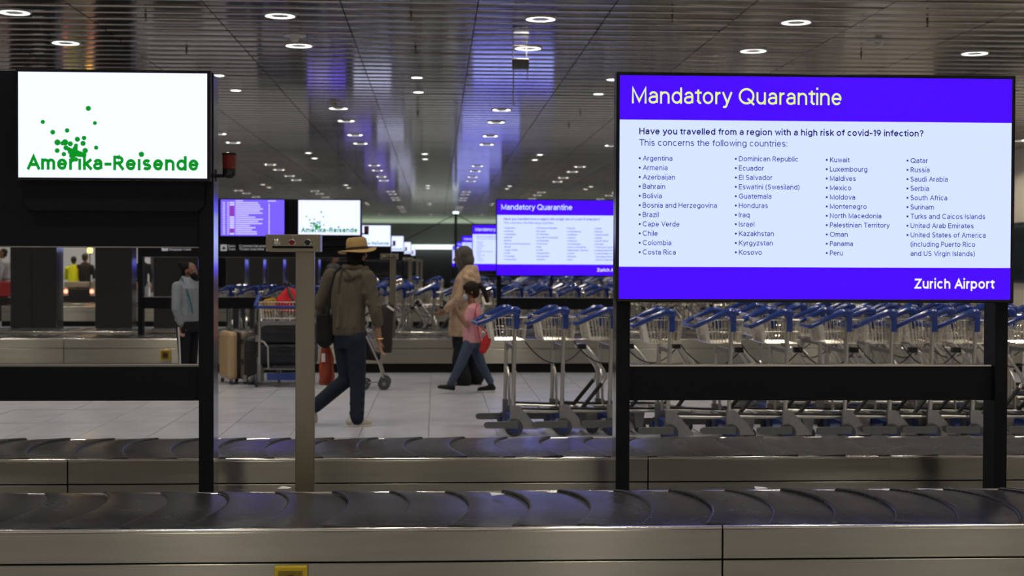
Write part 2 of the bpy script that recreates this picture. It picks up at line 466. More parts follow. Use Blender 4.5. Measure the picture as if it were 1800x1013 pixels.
for j in range(int(YF / PIT), int(YB / PIT)):
    for i in range(-11, 10):
        if (i, j) in near_pl: continue
        x = SX0 + i * SEAM
        if x < XL - 1 or x > XR: continue
        n = len(rp.v); f0 = len(rp.f)
        plank(rp, max(x, XL) + .005, min(x + SEAM, XR) - .005, j * PIT + .001, (j + 1) * PIT - .001, random.choice((0.0004, 0.0006, 0.0009, 0.0013)))
        tl = random.gauss(0, 0.0010)
        for q in range(n, len(rp.v)):
            v = rp.v[q]; rp.v[q] = (v[0], v[1], v[2] + HC + (v[1] - (j + .5) * PIT) * tl)
        fl_ += [True] * 4 + [False] * 2
me = bpy.data.meshes.new('ceiling_planks'); me.from_pydata(rp.v, [], rp.f); me.materials.append(CEILM)
me.polygons.foreach_set('use_smooth', fl_)
o = mobj('ceiling_planks', me, None, ceiling); o['kind'] = 'stuff'

struct(MB().box(XL - 0.2, XL, YF, YB, 0, HC + .3).build('wall_left', WALLD))['label'] = 'dark side wall'
wr = struct(MB().box(XR, XR + 0.2, YF, YB, 0, HC + .3).build('wall_right', WALLM)); wr['label'] = 'cream plastered side wall'
struct(MB().box(XL, XR, YF - 0.2, YF, 0, HC + .3).build('wall_front', WALLM))['label'] = 'cream wall behind the viewer'
wb = struct(MB().box(XL, XR, YB, YB + 0.2, 0, HC + .3).build('wall_back', WALLD)); wb['label'] = 'dark far wall with glazed upper band'
win = struct(MB().box(XR - 0.05, XR - 0.002, 28.5, 36.5, 1.1, 2.45).build('window_1', mat('dark_window_frame', (0.02, 0.022, 0.02), 0.4)))
win['label'] = 'dark interior window in the cream side wall'
GL = mat('dark_glass', (0.02, 0.03, 0.03), 0.06, spec=0.8)
for k in range(4): MB().box(XR - 0.07, XR - 0.05, 28.6 + 2 * k, 30.4 + 2 * k, 1.18, 2.38).build('pane', GL, win)
# glazed band, light edge and lit lintel of the far wall
gb = struct(MB().box(XL, XR, YB - 0.08, YB - 0.02, 2.6, HC - 0.24).build('trim_1', mat('wall_glass', (0.26, 0.33, 0.31), 0.10, 0.8)))
gb['label'] = 'glazed band across the far wall'
struct(MB().box(XL, XR, YB - 0.5, YB - 0.1, HC - 0.22, HC - 0.0).build('trim_2', mat('pale_green_fascia', (0.55, 0.66, 0.55), 0.5, emit=(0.6, 0.75, 0.55), es=0.45)))['label'] = 'pale green lit edge under the ceiling at the far wall'
struct(MB().box(-1.45, 1.3, YB - 0.6, YB - 0.1, 2.32, 2.58).build('trim_3', emis('lit_lintel', (0.85, 1.0, 0.88), 1.6)))['label'] = 'bright white lit strip above the far exit'
# white partition far left
struct(MB().box(XL, -8.75, 44.0, 44.2, 0, 3.2).build('wall_partition', WHITEW))['label'] = 'white partition wall far behind the dark pillars'

# ------------------------------------------------------------------ ceiling lamps
def ring_me():
    mb = MB(); n = 32
    def c(r, z): return [(r * math.cos(2 * math.pi * a / n), r * math.sin(2 * math.pi * a / n), z) for a in range(n)]
    mb.rings([c(.10, -.004), c(.152, -.004)], cap=False); return mb
def rim_me():
    mb = MB(); n = 32
    def c(r, z): return [(r * math.cos(2 * math.pi * a / n), r * math.sin(2 * math.pi * a / n), z) for a in range(n)]
    mb.rings([c(.152, 0.02), c(.152, -.010), c(.166, -.012), c(.172, -.004), c(.172, 0.02)], cap=False)
    mb.rings([c(.10, -.003), c(.09, -.010), c(.03, -.012), c(.001, -.012)], cap=False); return mb
RIMM = mat('lamp_rim', (0.45, 0.45, 0.43), 0.4)
lr = thing('ring_lamp', 'ring-shaped recessed ceiling lamp in the bronze plank ceiling', 'ceiling lamp', group='ring lamps in the ceiling')
ring_me().build('glowing_ring', RINGM, lr); rim_me().build('rim', RIMM, lr, True)
ls = thing('spot_lamp', 'small round recessed spotlight in the bronze plank ceiling', 'ceiling lamp', group='small spotlights in the ceiling')
MB().lathe((0, 0, 0), [(.001, -.006), (.075, -.006), (.075, -.003)], 20).build('glowing_disc', SPOTM, ls)
MB().rings([[(r * math.cos(2 * math.pi * a / 20), r * math.sin(2 * math.pi * a / 20), z) for a in range(20)] for r, z in ((.075, .01), (.077, -.010), (.095, -.006), (.095, .01))], cap=False).build('rim', RIMM, ls, True)
def beam(parent, size, watts):
    ld = bpy.data.lights.new('lamp_light', 'AREA'); ld.shape = 'DISK'; ld.size = size; ld.energy = watts; ld.spread = R(BEAM); ld.color = (1.0, .915, .78)
    o = bpy.data.objects.new('lamp_light', ld); COL.objects.link(o); o.parent = parent; o.location = (0, 0, -.016)
beam(lr, .30, LAMP_W); beam(ls, .15, SPOT_W)
k1, k2 = snapshot(lr), snapshot(ls); u1 = u2 = False
PER = 13.88
for k in range(-2, 5):
    for b in (10.1, 12.2, 15.05, 17.1):
        for c in range(-5, 5):
            x, y = 1.10 + 2.735 * c, b + PER * k
            if not (XL + .3 < x < XR - .3 and YF + .5 < y < YB - 1): continue
            if not u1: lr.location = (x, y, HC - .003); u1 = True
            else: dup(lr, (x, y, HC - .003), kids=k1)
    for b in (19.9, 21.6):
        for c in range(-5, 5):
            x, y = -0.27 + 2.735 * c, b + PER * k
            if not (XL + .3 < x < XR - .3 and YF + .5 < y < YB - 1): continue
            if not u2: ls.location = (x, y, HC - .003); u2 = True
            else: dup(ls, (x, y, HC - .003), kids=k2)
# sprinklers, detectors and the hanging sensor
spk = thing('sprinkler', 'tiny sprinkler head poking out of the plank ceiling', 'sprinkler', group='ceiling sprinklers')
MB().lathe((0, 0, 0), [(.012, 0), (.012, -.03), (.006, -.035), (.006, -.06), (.022, -.062), (.022, -.066)], 10).build('head', mat('brass_dark', (0.12, 0.09, 0.05), 0.5, 0.6), spk)
ks = snapshot(spk); first = True
for px, py in ((723, 25), (730, 85), (1182, 28), (1514, 95), (1630, 36), (256, 25), (328, 87), (1020, 198), (734, 198), (1000, 220)):
    p = at(px, py, 10); t = (HC - CAMZ) / (p.z - CAMZ)
    l = (p.x * t, 10 * t, HC)
    if first: spk.location = l; first = False
    else: dup(spk, l, kids=ks)
for i, (px, py) in enumerate(((518, 62), (1544, 72), (587, 179))):
    p = at(px, py, 10); t = (HC - CAMZ) / (p.z - CAMZ)
    dt = thing('smoke_detector', ['round smoke detector near the ring lamps left of centre', 'round smoke detector above the large quarantine screen', 'round smoke detector in the violet ceiling reflection'][i], 'detector', (p.x * t, 10 * t, HC), 0, 'ceiling smoke detectors')
    MB().lathe((0, 0, 0), [(.13, 0.0), (.13, -.012), (.05, -.014)], 20).build('mounting_plate', RIMM, dt)
    MB().lathe((0, 0, 0), [(.05, -.01), (.05, -.05), (.035, -.07)], 16).build('sensor_head', mat('offwhite_plastic', (.5, .48, .42), .5), dt)
hs = thing('hanging_sensor', 'small grey box hanging from the ceiling on thin rods', 'sensor', at(915, 113, 17.0))
MB().box(-.10, .10, -.06, .06, -.06, .06).build('box_housing', mat('sensor_grey', (.12, .12, .11), .5), hs, bevel=.01)
for x in (-.09, .07):
    MB().cyl((x, 0, .05), (x, 0, HC - hs.location.z), .006, 8).build('rod', ALUM, hs)
MB().cyl((-.085, 0, -.05), (-.085, 0, -.50), .007, 8).build('antenna', ALUM, hs)
MB().cyl((.085, 0, -.05), (.085, 0, -.20), .005, 8).build('antenna', ALUM, hs)

# ================================================================== carousels
BZ = 0.47
def plate_mesh(sgn, nm):
    W = 0.85; P = 0.255; S = 0.095; n = 14; mb = MB(); th = 0.008
    xs = (-0.034, -0.030, -0.022, 0.1, 0.2, P); dz = (-.007, -.0018, 0, 0, 0, 0); m = len(xs)
    rows = []
    for i in range(n + 1):
        t = i / n; y = (t - .5) * W; x0 = sgn * S * (1 - (2 * t - 1) ** 2)
        crown = -0.012 * (2 * t - 1) ** 4
        rows.append([(sgn * x + x0, y, 0.015 * (1 - (x + .03) / (P + .03)) + crown + d) for x, d in zip(xs, dz)])
    for layer in (0, -th):
        for r in rows: mb.v += [(x, y, z + layer) for x, y, z in r]
    N = n + 1
    for i in range(n):
        for q in range(m - 1):
            a = i * m + q; mb.f.append((a, a + 1, a + m + 1, a + m)); b = a + N * m; mb.f.append((b, b + m, b + m + 1, b + 1))
        for q in (0, m - 1):
            a = i * m + q; mb.f.append((a, a + m, a + m + N * m, a + N * m))
    for i in (0, n):
        for q in range(m - 1):
            a = i * m + q; mb.f.append((a, a + 1, a + 1 + N * m, a + N * m))
    me = mb.mesh(nm); me.materials.append(RUBBER)
    me.polygons.foreach_set('use_smooth', [True] * len(me.polygons)); me.set_sharp_from_angle(angle=R(62))
    return me
PM1, PM2 = plate_mesh(1, 'belt_plate'), plate_mesh(-1, 'belt_plate')
def carousel(Yc, x0, x1, label, near, joints_front, joints_back):
    c = thing('baggage_carousel', label, 'carousel', (0, Yc, 0))
    o_ = (-1.425, -0.575), (0.57, 1.39)
    for bi, (ya, yb) in enumerate(o_):
        yc = (ya + yb) / 2; me = PM1 if bi == 0 else PM2
        n = int((x1 - x0) / 0.255)
        xs = [x0 + i * 0.255 + (0.06 if bi else 0.0) for i in range(n)]
        if near < 2:
            for x in xs:
                o = bpy.data.objects.new('belt_plate', me); COL.objects.link(o); o.parent = c
                o.location = (x, yc, BZ + random.uniform(-.002, .002)); o.rotation_euler = (0, random.gauss(0, .003), random.gauss(0, .006))
        else:
            mb = MB()
            for x in xs:
                k = len(mb.v); mb.v += [(v.co.x + x, v.co.y + yc, v.co.z + BZ) for v in me.vertices]
                mb.f += [tuple(k + q for q in p.vertices) for p in me.polygons]
            mb.build('belt', RUBBER, c, True)
        MB().box(x0, x1, ya + .01, yb - .01, BZ - .05, BZ - .028).build('belt_bed', TOE, c)
    # side panels: outer front, inner front (facing the viewer), and their backs
    def panels(yf, yb, joints, sgn):
        xs = [x0] + joints + [x1]
        for a, b in zip(xs[:-1], xs[1:]):
            MB().box(a + .003, b - .003, yf, yb, 0.335, BZ - 0.018).build('side_panel', STEEL, c, bevel=.003)
            MB().box(a + .003, b - .003, yf, yb, 0.125, 0.329).build('side_panel', STEEL, c, bevel=.003)
            MB().tube([(a + .003, (yf + yb) / 2, BZ - .013), (b - .003, (yf + yb) / 2, BZ - .013)], 0.009, 8).build('edge_trim', TRIM, c, True)
        MB().box(x0, x1, yb if sgn > 0 else yf - 0.06, yb + .06 if sgn > 0 else yf, 0.0, BZ - .05).build('toe_board', TOE, c)
    panels(-1.452, -1.430, joints_front, 1)
    panels(-0.570, -0.550, [], -1)
    panels(0.545, 0.566, joints_back, 1)
    panels(1.395, 1.415, [], -1)
    return c
jf = [at(1270, 960, Y1 - 1.45).x]; jb = [at(119, 830, Y1 + .55).x, at(1139, 830, Y1 + .55).x]
carousel(Y1, -4.0, 5.2, 'nearest baggage carousel with two black crescent-plate belts across the foreground', 0, jf, jb)
carousel(Y1 + DROW, -7.6, 8.2, 'second baggage carousel behind the walking people, steel sides and black toe board', 1,
         [at(112, 620, Y1 + DROW - 1.45).x, at(900, 620, Y1 + DROW - 1.45).x], [])
carousel(Y1 + 2 * DROW, -10.0, 10.0, 'third baggage carousel seen under the second display row', 2, [-6, 0, 5], [])
carousel(Y1 + 3 * DROW, -8.0, 10.0, 'fourth baggage carousel far down the hall', 2, [-4, 2], [])

# paper scraps on the near belt
PAPER = mat('white_paper', (.8, .8, .78), .7)
for (px, py, Y, a, lb) in ((873, 879, 6.2, .3, 'scrap of white paper lying in the middle of the near belt'),
                           (500, 863.5, 6.40, -.4, 'crumpled white tag at the far edge of the near belt by the steel post'),
                           (1337, 870, 6.33, .1, 'thin white tag on the near belt below the big screen')):
    p = at(px, py, Y); mb = MB(); s = .028
    pts = [(-s, -s * .6, 0), (s, -s * .8, .004), (s * .9, s * .7, .002), (-s * .8, s * .9, .006)]
    mb.v = pts + [(x, y, z + .002) for x, y, z in pts]
    mb.f = [(0, 1, 2, 3), (7, 6, 5, 4), (0, 4, 5, 1), (1, 5, 6, 2), (2, 6, 7, 3), (3, 7, 4, 0)]
    o = mb.build('paper_scrap', PAPER, None, loc=(p.x, Y, BZ + .016)); o.rotation_euler = (0, 0, a); tag(o, lb, 'paper scrap')

# yellow emergency stop boxes
YEL = mat('yellow_plastic', (0.50, 0.36, 0.01), 0.4); YELD = mat('yellow_plastic_dark', (0.20, 0.14, 0.01), 0.5)
def stop_box(px, py, Y, sz, label):
    p = at(px, py, Y); t = thing('emergency_stop_box', label, 'stop box', (p.x, Y - .0, p.z))
    MB().box(-sz, sz, -.03, 0, -sz, sz).build('box_body', YEL, t, bevel=.006)
    MB().box(-sz * .72, sz * .72, -.034, -.028, -sz * .72, sz * .72).build('recess_plate', YELD, t)
    MB().lathe((0, -.034, 0), [(sz * .5, 0), (sz * .5, -.008), (sz * .38, -.010), (sz * .38, -.03), (sz * .30, -.036)], 16, 'y').build('push_button', mat('dark_red_button', (.05, .01, .01), .4), t, True)
stop_box(512, 1022, Y1 - 1.453, .064, 'yellow emergency stop box on the near carousel side')
stop_box(291, 624, Y1 + DROW - 1.453, .07, 'yellow emergency stop box on the second carousel below the denim jacket')

# ================================================================== display rows
# --- large right-hand screen, local origin on the floor at the row plane
pA, pB = at(1084, 126, Y1 - .06), at(1782, 533, Y1 - .06)
SX0_, SX1_, SZ1_, SZ0_ = pA.x, pB.x, pA.z, pB.z
def scr_pt(px, py):        # pixel on the first big screen -> local x, z
    q = at(px, py, Y1 - .066); return q.x, q.z
def big_screen(label):
    s = thing('display_screen', label, 'display screen', (0, Y1, 0))
    MB().box(SX0_, SX1_, -.06, .045, SZ0_, SZ1_).build('housing', BLACKG, s, bevel=.004)
    a = scr_pt(1090, 132); b = scr_pt(1776, 527); yy = -.0615
    hz = scr_pt(1090, 210)[1]; fz = scr_pt(1090, 469)[1]
    dp = MB().box(a[0], b[0], yy, -.058, fz, hz).build('display_panel', SCR_W, s)
    MB().box(a[0], b[0], yy, -.058, hz, a[1]).build('header_band', SCR_V, s)
    MB().box(a[0], b[0], yy, -.058, b[1], fz).build('footer_band', SCR_V, s)
    yt = yy - .0008
    def ln(mb, body, px, py, w=None, size=None, bold=.095, h=None):
        x, z = scr_pt(px, py); return put_text(mb, body, x, z, width=(w / 357.6 * .993 if w else None), size=size, bold=bold, y=yt, height=h / 357.6)
    mb = MB(); ln(mb, 'Mandatory Quarantine', 1111, 181.5, w=375, bold=.088, h=28.6); flat(mb, 'title_text', T_LIME, s)
    mb = MB(); ln(mb, 'Have you travelled from a region with a high risk of covid-19 infection?', 1124, 236, w=510, bold=.125, h=11.4); flat(mb, 'heading_text', T_NAVY, s)
    mb = MB(); ln(mb, 'This concerns the following countries:', 1124, 256, w=264, bold=.09, h=11.4); flat(mb, 'subheading_text', T_NAVY2, s)
    cols = ((1130, 282.5, 'Argentina;Armenia;Azerbaijan;Bahrain;Bolivia;Bosnia and Herzegovina;Brazil;Cape Verde;Chile;Colombia;Costa Rica'),
            (1299, 283.5, 'Dominican Republic;Ecuador;El Salvador;Eswatini (Swasiland);Guatemala;Honduras;Iraq;Israel;Kazakhstan;Kyrgyzstan;Kosovo'),
            (1459, 285.3, 'Kuwait;Luxembourg;Maldives;Mexico;Moldova;Montenegro;North Macedonia;Palestinian Territory;Oman;Panama;Peru'),
            (1601, 286.6, 'Qatar;Russia;Saudi Arabia;Serbia;South Africa;Surinam;Turks and Caicos Islands;United Arab Emirates;United States of America;(including Puerto Rico;and US Virgin Islands)'))
    v, f = text_verts('Bosnia and Herzegovina', .10); xs = [p[0] for p in v]
    size = 132 / 357.6 / (max(xs) - min(xs)) * .995
    for ci, (px, py, names) in enumerate(cols):
        step = (16.52, 16.45, 16.4, 16.36)[ci]
        for i, nm in enumerate(names.split(';')):
            y = py + i * step; mb = MB()
            ln(mb, nm, px, y, size=size, bold=.10, h=9.0)
            if not (ci == 3 and i > 8):
                x, z = scr_pt(px - 7, y - 2.6); r = .0046
                mb.quad((x, yt, z), (x + 2 * r, yt, z), (x + 2 * r, yt, z + 2 * r), (x, yt, z + 2 * r))
            flat(mb, 'country_name', T_NAVY2, s)
    mb = MB(); ln(mb, 'Zurich Airport', 1607, 507.5, w=147, bold=.128, h=17.6); flat(mb, 'airport_name', T_WHITE, s)
    return s
def stand(label):
    s = thing('screen_stand', label, 'screen stand', (0, Y1, 0))
    l0, l1 = at(1083, 700, Y1).x, at(1107, 700, Y1).x
    r0, r1 = at(1749, 700, Y1).x, at(1771, 700, Y1).x
    for a, b in ((l0, l1), (r0, r1)):
        MB().box(a, b, .0, .012, 0, 2.43).build('post', BLACK, s, bevel=.003)
        MB().box(a + .0015, b - .0015, .012, .155, 0, 2.42).build('post', POLISH if a == l0 else BLACK, s)
    z0, z1 = at(1400, 704, Y1 + .03).z, at(1400, 644.5, Y1 + .03).z
    MB().box(l1 + .0, r0 + .0, .03, .11, z0, z1).build('crossbar', BLACK, s, bevel=.003)
    MB().box(l1, r0, .028, .112, z1 + .0005, z1 + .008).build('crossbar_cap', TRIM, s)
    MB().box(l1 - .02, r0 + .02, .047, .10, 1.7, 2.3).build('mounting_plate', BLACK, s)
    return s
# --- left-hand unit: fascia with small screen and departures board
FX0, FX1 = -4.25, at(349, 300, Y1).x
FZ0, FZ1 = at(200, 433, Y1).z, at(20, 123.5, Y1).z
def left_unit(label):
    s = thing('information_stand', label, 'information stand', (0, Y1, 0))
    a, b = FX1, at(375, 600, Y1).x
    MB().box(a, b, 0, .012, 0, FZ1).build('post', BLACK, s, bevel=.003)
    MB().box(a + .0015, b, .012, .155, 0, FZ1 - .01).build('post', POLISH, s)
    MB().box(FX0 - .07, FX0, 0, .155, 0, FZ1).build('post', BLACK, s, bevel=.003)
    MB().box(FX0, FX1, .01, .14, FZ0, FZ1).build('fascia', BLACK, s, bevel=.003)
    MB().box(FX0, FX1, .008, .142, FZ0 - .006, FZ0 - .0005).build('fascia_edge', ALUM, s)
    xa, xb, za, zb = at(45, 372, Y1).x, at(360, 372, Y1).x, at(200, 372, Y1).z, at(200, 318, Y1).z
    MB().prism([(xa + .03, za), (xb - .03, za), (xb, za + .03), (xb, zb), (xa, zb), (xa, za + .03)], -.022, .012).build('cable_cover', BLACK, s, bevel=.003)
    z0, z1 = at(200, 705, Y1 + .03).z, at(200, 645, Y1 + .03).z
    MB().box(FX0, FX1, .03, .11, z0, z1).build('crossbar', BLACK, s, bevel=.003)
    MB().box(FX0, FX1, .028, .112, z1 + .0005, z1 + .008).build('crossbar_cap', ALUM, s)
    # way signs on the lower part of the fascia
    Y2 = Y1 + DROW; sg = MB(); yt = .0085
    def pt(px, py): q = at(px, py, Y2); return q.x, q.z
    def rr(mb, x0, x1, z0, z1, r=.012):
        p = []
        for cx, cz, a0 in ((x1 - r, z1 - r, 0), (x0 + r, z1 - r, 90), (x0 + r, z0 + r, 180), (x1 - r, z0 + r, 270)):
            p += [(cx + r * math.cos(R(a0 + q)), yt, cz + r * math.sin(R(a0 + q))) for q in (0, 30, 60, 90)]
        mb.quad(*reversed(p))
    x0, z0 = pt(387.3, 441.3); x1, z1 = pt(399, 430); rr(sg, x0, x1, z0, z1)
    x0b, z0b = pt(284, 441.3); x1b, z1b = pt(295.2, 432.5); rr(sg, x0b, x1b, z0b, z1b)
    def ln(body, px, py, px2):
        x, z = pt(px, py); x2, _ = pt(px2, py); put_text(sg, body, x, z, width=x2 - x, bold=.12, y=yt)
    ln('Bahn', 401.2, 434.4, 413.5); ln('Train', 401.2, 440.0, 413.5)
    ln('Commercial area', 420.2, 434.4, 468); ln('Ticket machine', 420.2, 440.0, 464)
    ln('Baggage Claim', 297.3, 440.2, 335.5)
    flat(sg, 'sign_lettering', SIGNW, s)
    g = MB(); xm, zm = (x0 + x1) / 2, (z0 + z1) / 2
    yt = .0078
    g.quad((xm - .028, yt, zm - .022), (xm + .03, yt, zm - .022), (xm + .012, yt, zm + .012), (xm - .006, yt, zm + .018))
    xm, zm = (x0b + x1b) / 2, (z0b + z1b) / 2
    g.quad((xm - .012, yt, zm + .0), (xm + .026, yt, zm + .0), (xm + .026, yt, zm + .02), (xm - .012, yt, zm + .02))
    flat(g, 'sign_pictogram', BLACKG, s)
    return s
def small_screen(label):
    s = thing('display_screen', label, 'display screen', (0, Y1, 0)); ys = Y1 - .06
    a, b = at(27, 120.5, ys), at(370, 319.5, ys)
    MB().box(a.x, b.x, -.06, .008, b.z, a.z).build('housing', BLACKG, s, bevel=.004)
    a, b = at(32, 126, ys), at(364, 314, ys)
    MB().box(a.x, b.x, -.0615, -.058, b.z, a.z).build('display_panel', SCR_WW, s)
    def pt(px, py): q = at(px, py, ys); return q.x, q.z
    mb = MB(); x, z = pt(47, 298.3); x2, _ = pt(349.5, 298)
    put_text(mb, 'Amer\u0131ka-Re\u0131sende', x, z, width=x2 - x, bold=.15, y=-.0625, height=25 / 357.6)
    flat(mb, 'caption_text', T_GREEN, s)
    rnd = random.Random(3)
    for px, py, r in ((622, 363, 17), (302, 458, 14), (668, 466, 13), (372, 530, 16), (473, 518, 15), (545, 580, 17), (592, 571, 15), (585, 609, 17),
                      (405, 602, 20), (458, 602, 21), (495, 612, 17), (440, 608, 14), (403, 660, 16), (465, 640, 17), (535, 625, 14), (530, 645, 17),
                      (450, 685, 15), (600, 660, 18), (677, 639, 14), (500, 665, 22), (525, 670, 24), (510, 695, 22), (545, 680, 22), (565, 685, 20),
                      (590, 690, 18), (535, 722, 15), (995, 686, 18), (485, 650, 14)):
        x, z = pt(px * .25, 100 + py * .25); r = r * .25 / 357.6; k = 26; a0 = rnd.random()
        dots = MB(); dots.quad(*[(x + math.cos(a0 + 2 * math.pi * i / k) * r * (1.16 if i % 2 else .92), -.0626, z + math.sin(a0 + 2 * math.pi * i / k) * r * (1.16 if i % 2 else .92)) for i in range(k)]); flat(dots, 'spiky_dot', T_GREEN, s)
    return s
def dep_board(label):
    s = thing('departure_board', label, 'departure board', (0, Y1, 0)); Y2 = Y1 + DROW - .06
    a, b = at(386, 349, Y2), at(501.5, 416.5, Y2)
    MB().box(a.x, b.x, -.06, .008, b.z, a.z).build('housing', BLACKG, s, bevel=.004)
    a, b = at(388, 351, Y2), at(499.5, 415, Y2)
    MB().box(a.x, b.x, -.0615, -.058, b.z, a.z).build('display_panel', SCR_P, s)
    W, H = b.x - a.x, a.z - b.z; mw, mr, mc = MB(), MB(), MB(); rnd = random.Random(5)
    def bar(mb, u0, u1, v0, v1): mb.quad((a.x + u0 * W, -.0626, b.z + v0 * H), (a.x + u1 * W, -.0626, b.z + v0 * H), (a.x + u1 * W, -.0626, b.z + v1 * H), (a.x + u0 * W, -.0626, b.z + v1 * H))
    for i in range(16):
        v = .90 - i * .0575
        bar(mw, .03, .07, v, v + .03); bar(mw, .10, .13, v, v + .03)
        (bar(mr, .145, .21, v - .004, v + .036) if i in (2, 3, 4, 5, 6, 13, 14) else bar(mw, .14, .215, v - .006, v + .04))
        L = rnd.uniform(.2, .45); bar(mw, .23, .23 + L, v, v + .034)
        bar(mc, .02, .98, v - .012, v - .006)
    bar(mw, .755, .77, .02, .9); bar(mw, .23, .35, .955, .985); bar(mw, .74, .87, .955, .985)
    flat(mw, 'board_rows', T_LIL, s); flat(mr, 'airline_marks', T_RED, s); flat(mc, 'row_rules', emis('print_rule', (.12, .06, .7), 1), s)
    return s
def signal_lamp(label):
    s = thing('signal_lamp', label, 'signal lamp', (0, Y1 + .08, 0)); Y = Y1 + .08
    c = at(403, 300, Y); d = at(376, 309, Y)
    zb = at(403, 314, Y).z; z1 = at(403, 297, Y).z; z2 = at(403, 273, Y).z; r = .033
    MB().tube([(d.x - .0, 0, d.z), (c.x - .02, 0, d.z), (c.x, 0, d.z)], .010, 8).build('bracket_arm', BLACK, s, True)
    MB().box(d.x - .0, d.x + .012, -.02, .02, d.z - .03, d.z + .03).build('bracket_plate', BLACK, s)
    MB().lathe((c.x, 0, 0), [(r * .6, zb), (r, zb + .015), (r, z1)], 18).build('base_socket', BLACKG, s, True)
    MB().lathe((c.x, 0, 0), [(r * 1.02, z1), (r * 1.02, z2)], 18).build('red_lens', mat('red_lens', (.16, .008, .006), .15, coat=.5), s, True)['label'] = 'dark red unlit lens'
    MB().lathe((c.x, 0, 0), [(r * 1.1, z2), (r * 1.1, z2 + .008), (r * .9, z2 + .012)], 18).build('cap', BLACKG, s, True)
    mb = MB()
    for k in range(3): mb.lathe((c.x, 0, 0), [(r * 1.03, z1 + .015 + k * .018), (r * 1.05, z1 + .018 + k * .018), (r * 1.03, z1 + .021 + k * .018)], 18)
    mb.build('lens_ribs', mat('red_lens', (0, 0, 0)), s, True)
    return s
def control_post(label):
    Y = Y1 - .16; s = thing('control_post', label, 'control post', (0, Y, 0))
    a, b = at(519, 700, Y), at(552, 700, Y); t, u = at(469, 412.5, Y), at(564, 443, Y)
    MB().box(a.x, b.x, 0, .05, 0, u.z + .001).build('column', STEELV, s, bevel=.003)
    MB().box(a.x - .03, b.x + .03, -.03, .09, 0, .01).build('foot_plate', STEELV, s)
    bx = MB().box(t.x, u.x, -.05, .09, u.z, t.z).build('control_box', STEELV, s, bevel=.003)
    W, H = u.x - t.x, t.z - u.z
    def P(f, g): return t.x + f * W, u.z + g * H
    for f, m, nm in ((.205, TRIM, 'key_switch'), (.487, mat('red_button', (.30, .02, .015), .35), 'push_button'), (.775, BLACKG, 'push_button')):
        x, z = P(f, .53)
        MB().lathe((x, -.05, z), [(.017, 0), (.017, -.006), (.0145, -.008)], 18, 'y').build('collar', TRIM, s, True)
        MB().lathe((x, -.056, z), [(.0135, 0), (.0135, -.012), (.011, -.015), (.0105, -.010), (.001, -.010)], 18, 'y').build(nm, m, s, True)
    x0, z0 = P(.125, .20); x1, z1 = P(.875, .32)
    MB().box(x0, x1, -.0525, -.049, z0, z1).build('label_strip', TOE, s)
    for f, g in ((.03, .1), (.955, .1), (.955, .88), (.03, .88), (.5, .95)):
        x, z = P(f, g); MB().lathe((x, -.05, z), [(.0035, 0), (.003, -.002)], 8, 'y').build('screw', TRIM, s)
    return s
rows = ['first', 'second', 'third', 'fourth', 'fifth', 'sixth']
S1 = big_screen('large violet and white quarantine notice screen in the right foreground')
S2 = stand('black two-legged stand carrying the large foreground quarantine screen')
S3 = left_unit('black information stand with fascia in the left foreground')
S4 = small_screen('white screen with green lettering in the left foreground')
S5 = dep_board('lilac departures board left of the nearest white screen')
S6 = signal_lamp('red signal lamp on the nearest left-hand stand')
S7 = control_post('steel control post with three buttons in front of the nearest stand')
snaps = [snapshot(x) for x in (S1, S2, S3, S4, S5, S6, S7)]
for k in range(1, 6):
    n = rows[k]; dy = k * DROW
    dup(S1, (0, Y1 + dy, 0), 0, 'violet and white quarantine notice screen in the %s row down the hall' % n, kids=snaps[0])
    dup(S2, (0, Y1 + dy, 0), 0, 'black stand under the quarantine screen in the %s row' % n, kids=snaps[1])
    dup(S3, (0, Y1 + dy, 0), 0, 'black information stand in the %s row down the hall' % n, kids=snaps[2])
    dup(S4, (0, Y1 + dy, 0), 0, 'white screen with green lettering in the %s row down the hall' % n, kids=snaps[3])
    dup(S5, (0, Y1 + dy, 0), 0, 'lilac departures board in the %s row down the hall' % n, kids=snaps[4])
    dup(S6, (0, Y1 + .08 + dy, 0), 0, 'red signal lamp beside the white screen in the %s row' % n, kids=snaps[5])
    if k < 5: dup(S7, (0, Y1 - .16 + dy, 0), 0, 'steel control post in the %s row down the hall' % n, kids=snaps[6])

# ================================================================== dark pillars and partitions
def pillar(x0, x1, Y, dep, h, label, joint=None):
    t = thing('pillar', label, 'pillar', ((x0 + x1) / 2, Y, 0)); w2 = (x1 - x0) / 2
    xs = [-w2] + ([joint - (x0 + x1) / 2] if joint else []) + [w2]
    for a, b in zip(xs[:-1], xs[1:]):
        MB().box(a + .004, b - .004, 0, .03, 0, h).build('front_panel', DARKP, t)
    MB().box(-w2 + .003, w2 - .012, .03, dep, 0, h).build('core', DARKP, t)
    MB().box(w2 - .012, w2, .0, dep, 0, h).build('metal_edge', POLISH, t)
    MB().box(-w2 - .0, -w2 + .003, .0, dep, 0, h).build('metal_edge', POLISH, t)
Yp = 26.0
pillar(at(18, 500, Yp).x, at(99.5, 500, Yp).x, Yp, .47, HC - .01, 'wide dark clad pillar with metal edges at the far left', at(56, 500, Yp).x)
pillar(at(167, 500, Yp).x, at(232.5, 500, Yp).x, Yp, .38, HC - .01, 'dark clad pillar right of the yellow beacon')
Yq = 30.0
for i, (a, b) in enumerate(((270, 349), (398, 431), (438, 463), (471, 498), (505, 560))):
    pillar(at(a, 480, Yq).x, at(b, 480, Yq).x, Yq, .5, 1.72,
           ['dark partition panel behind the masked woman', 'dark partition panel under the train sign, first from the left', 'narrow dark partition panel, second from the left under the train sign',
            'narrow dark partition panel, third from the left under the train sign', 'dark partition panel behind the steel control post'][i])

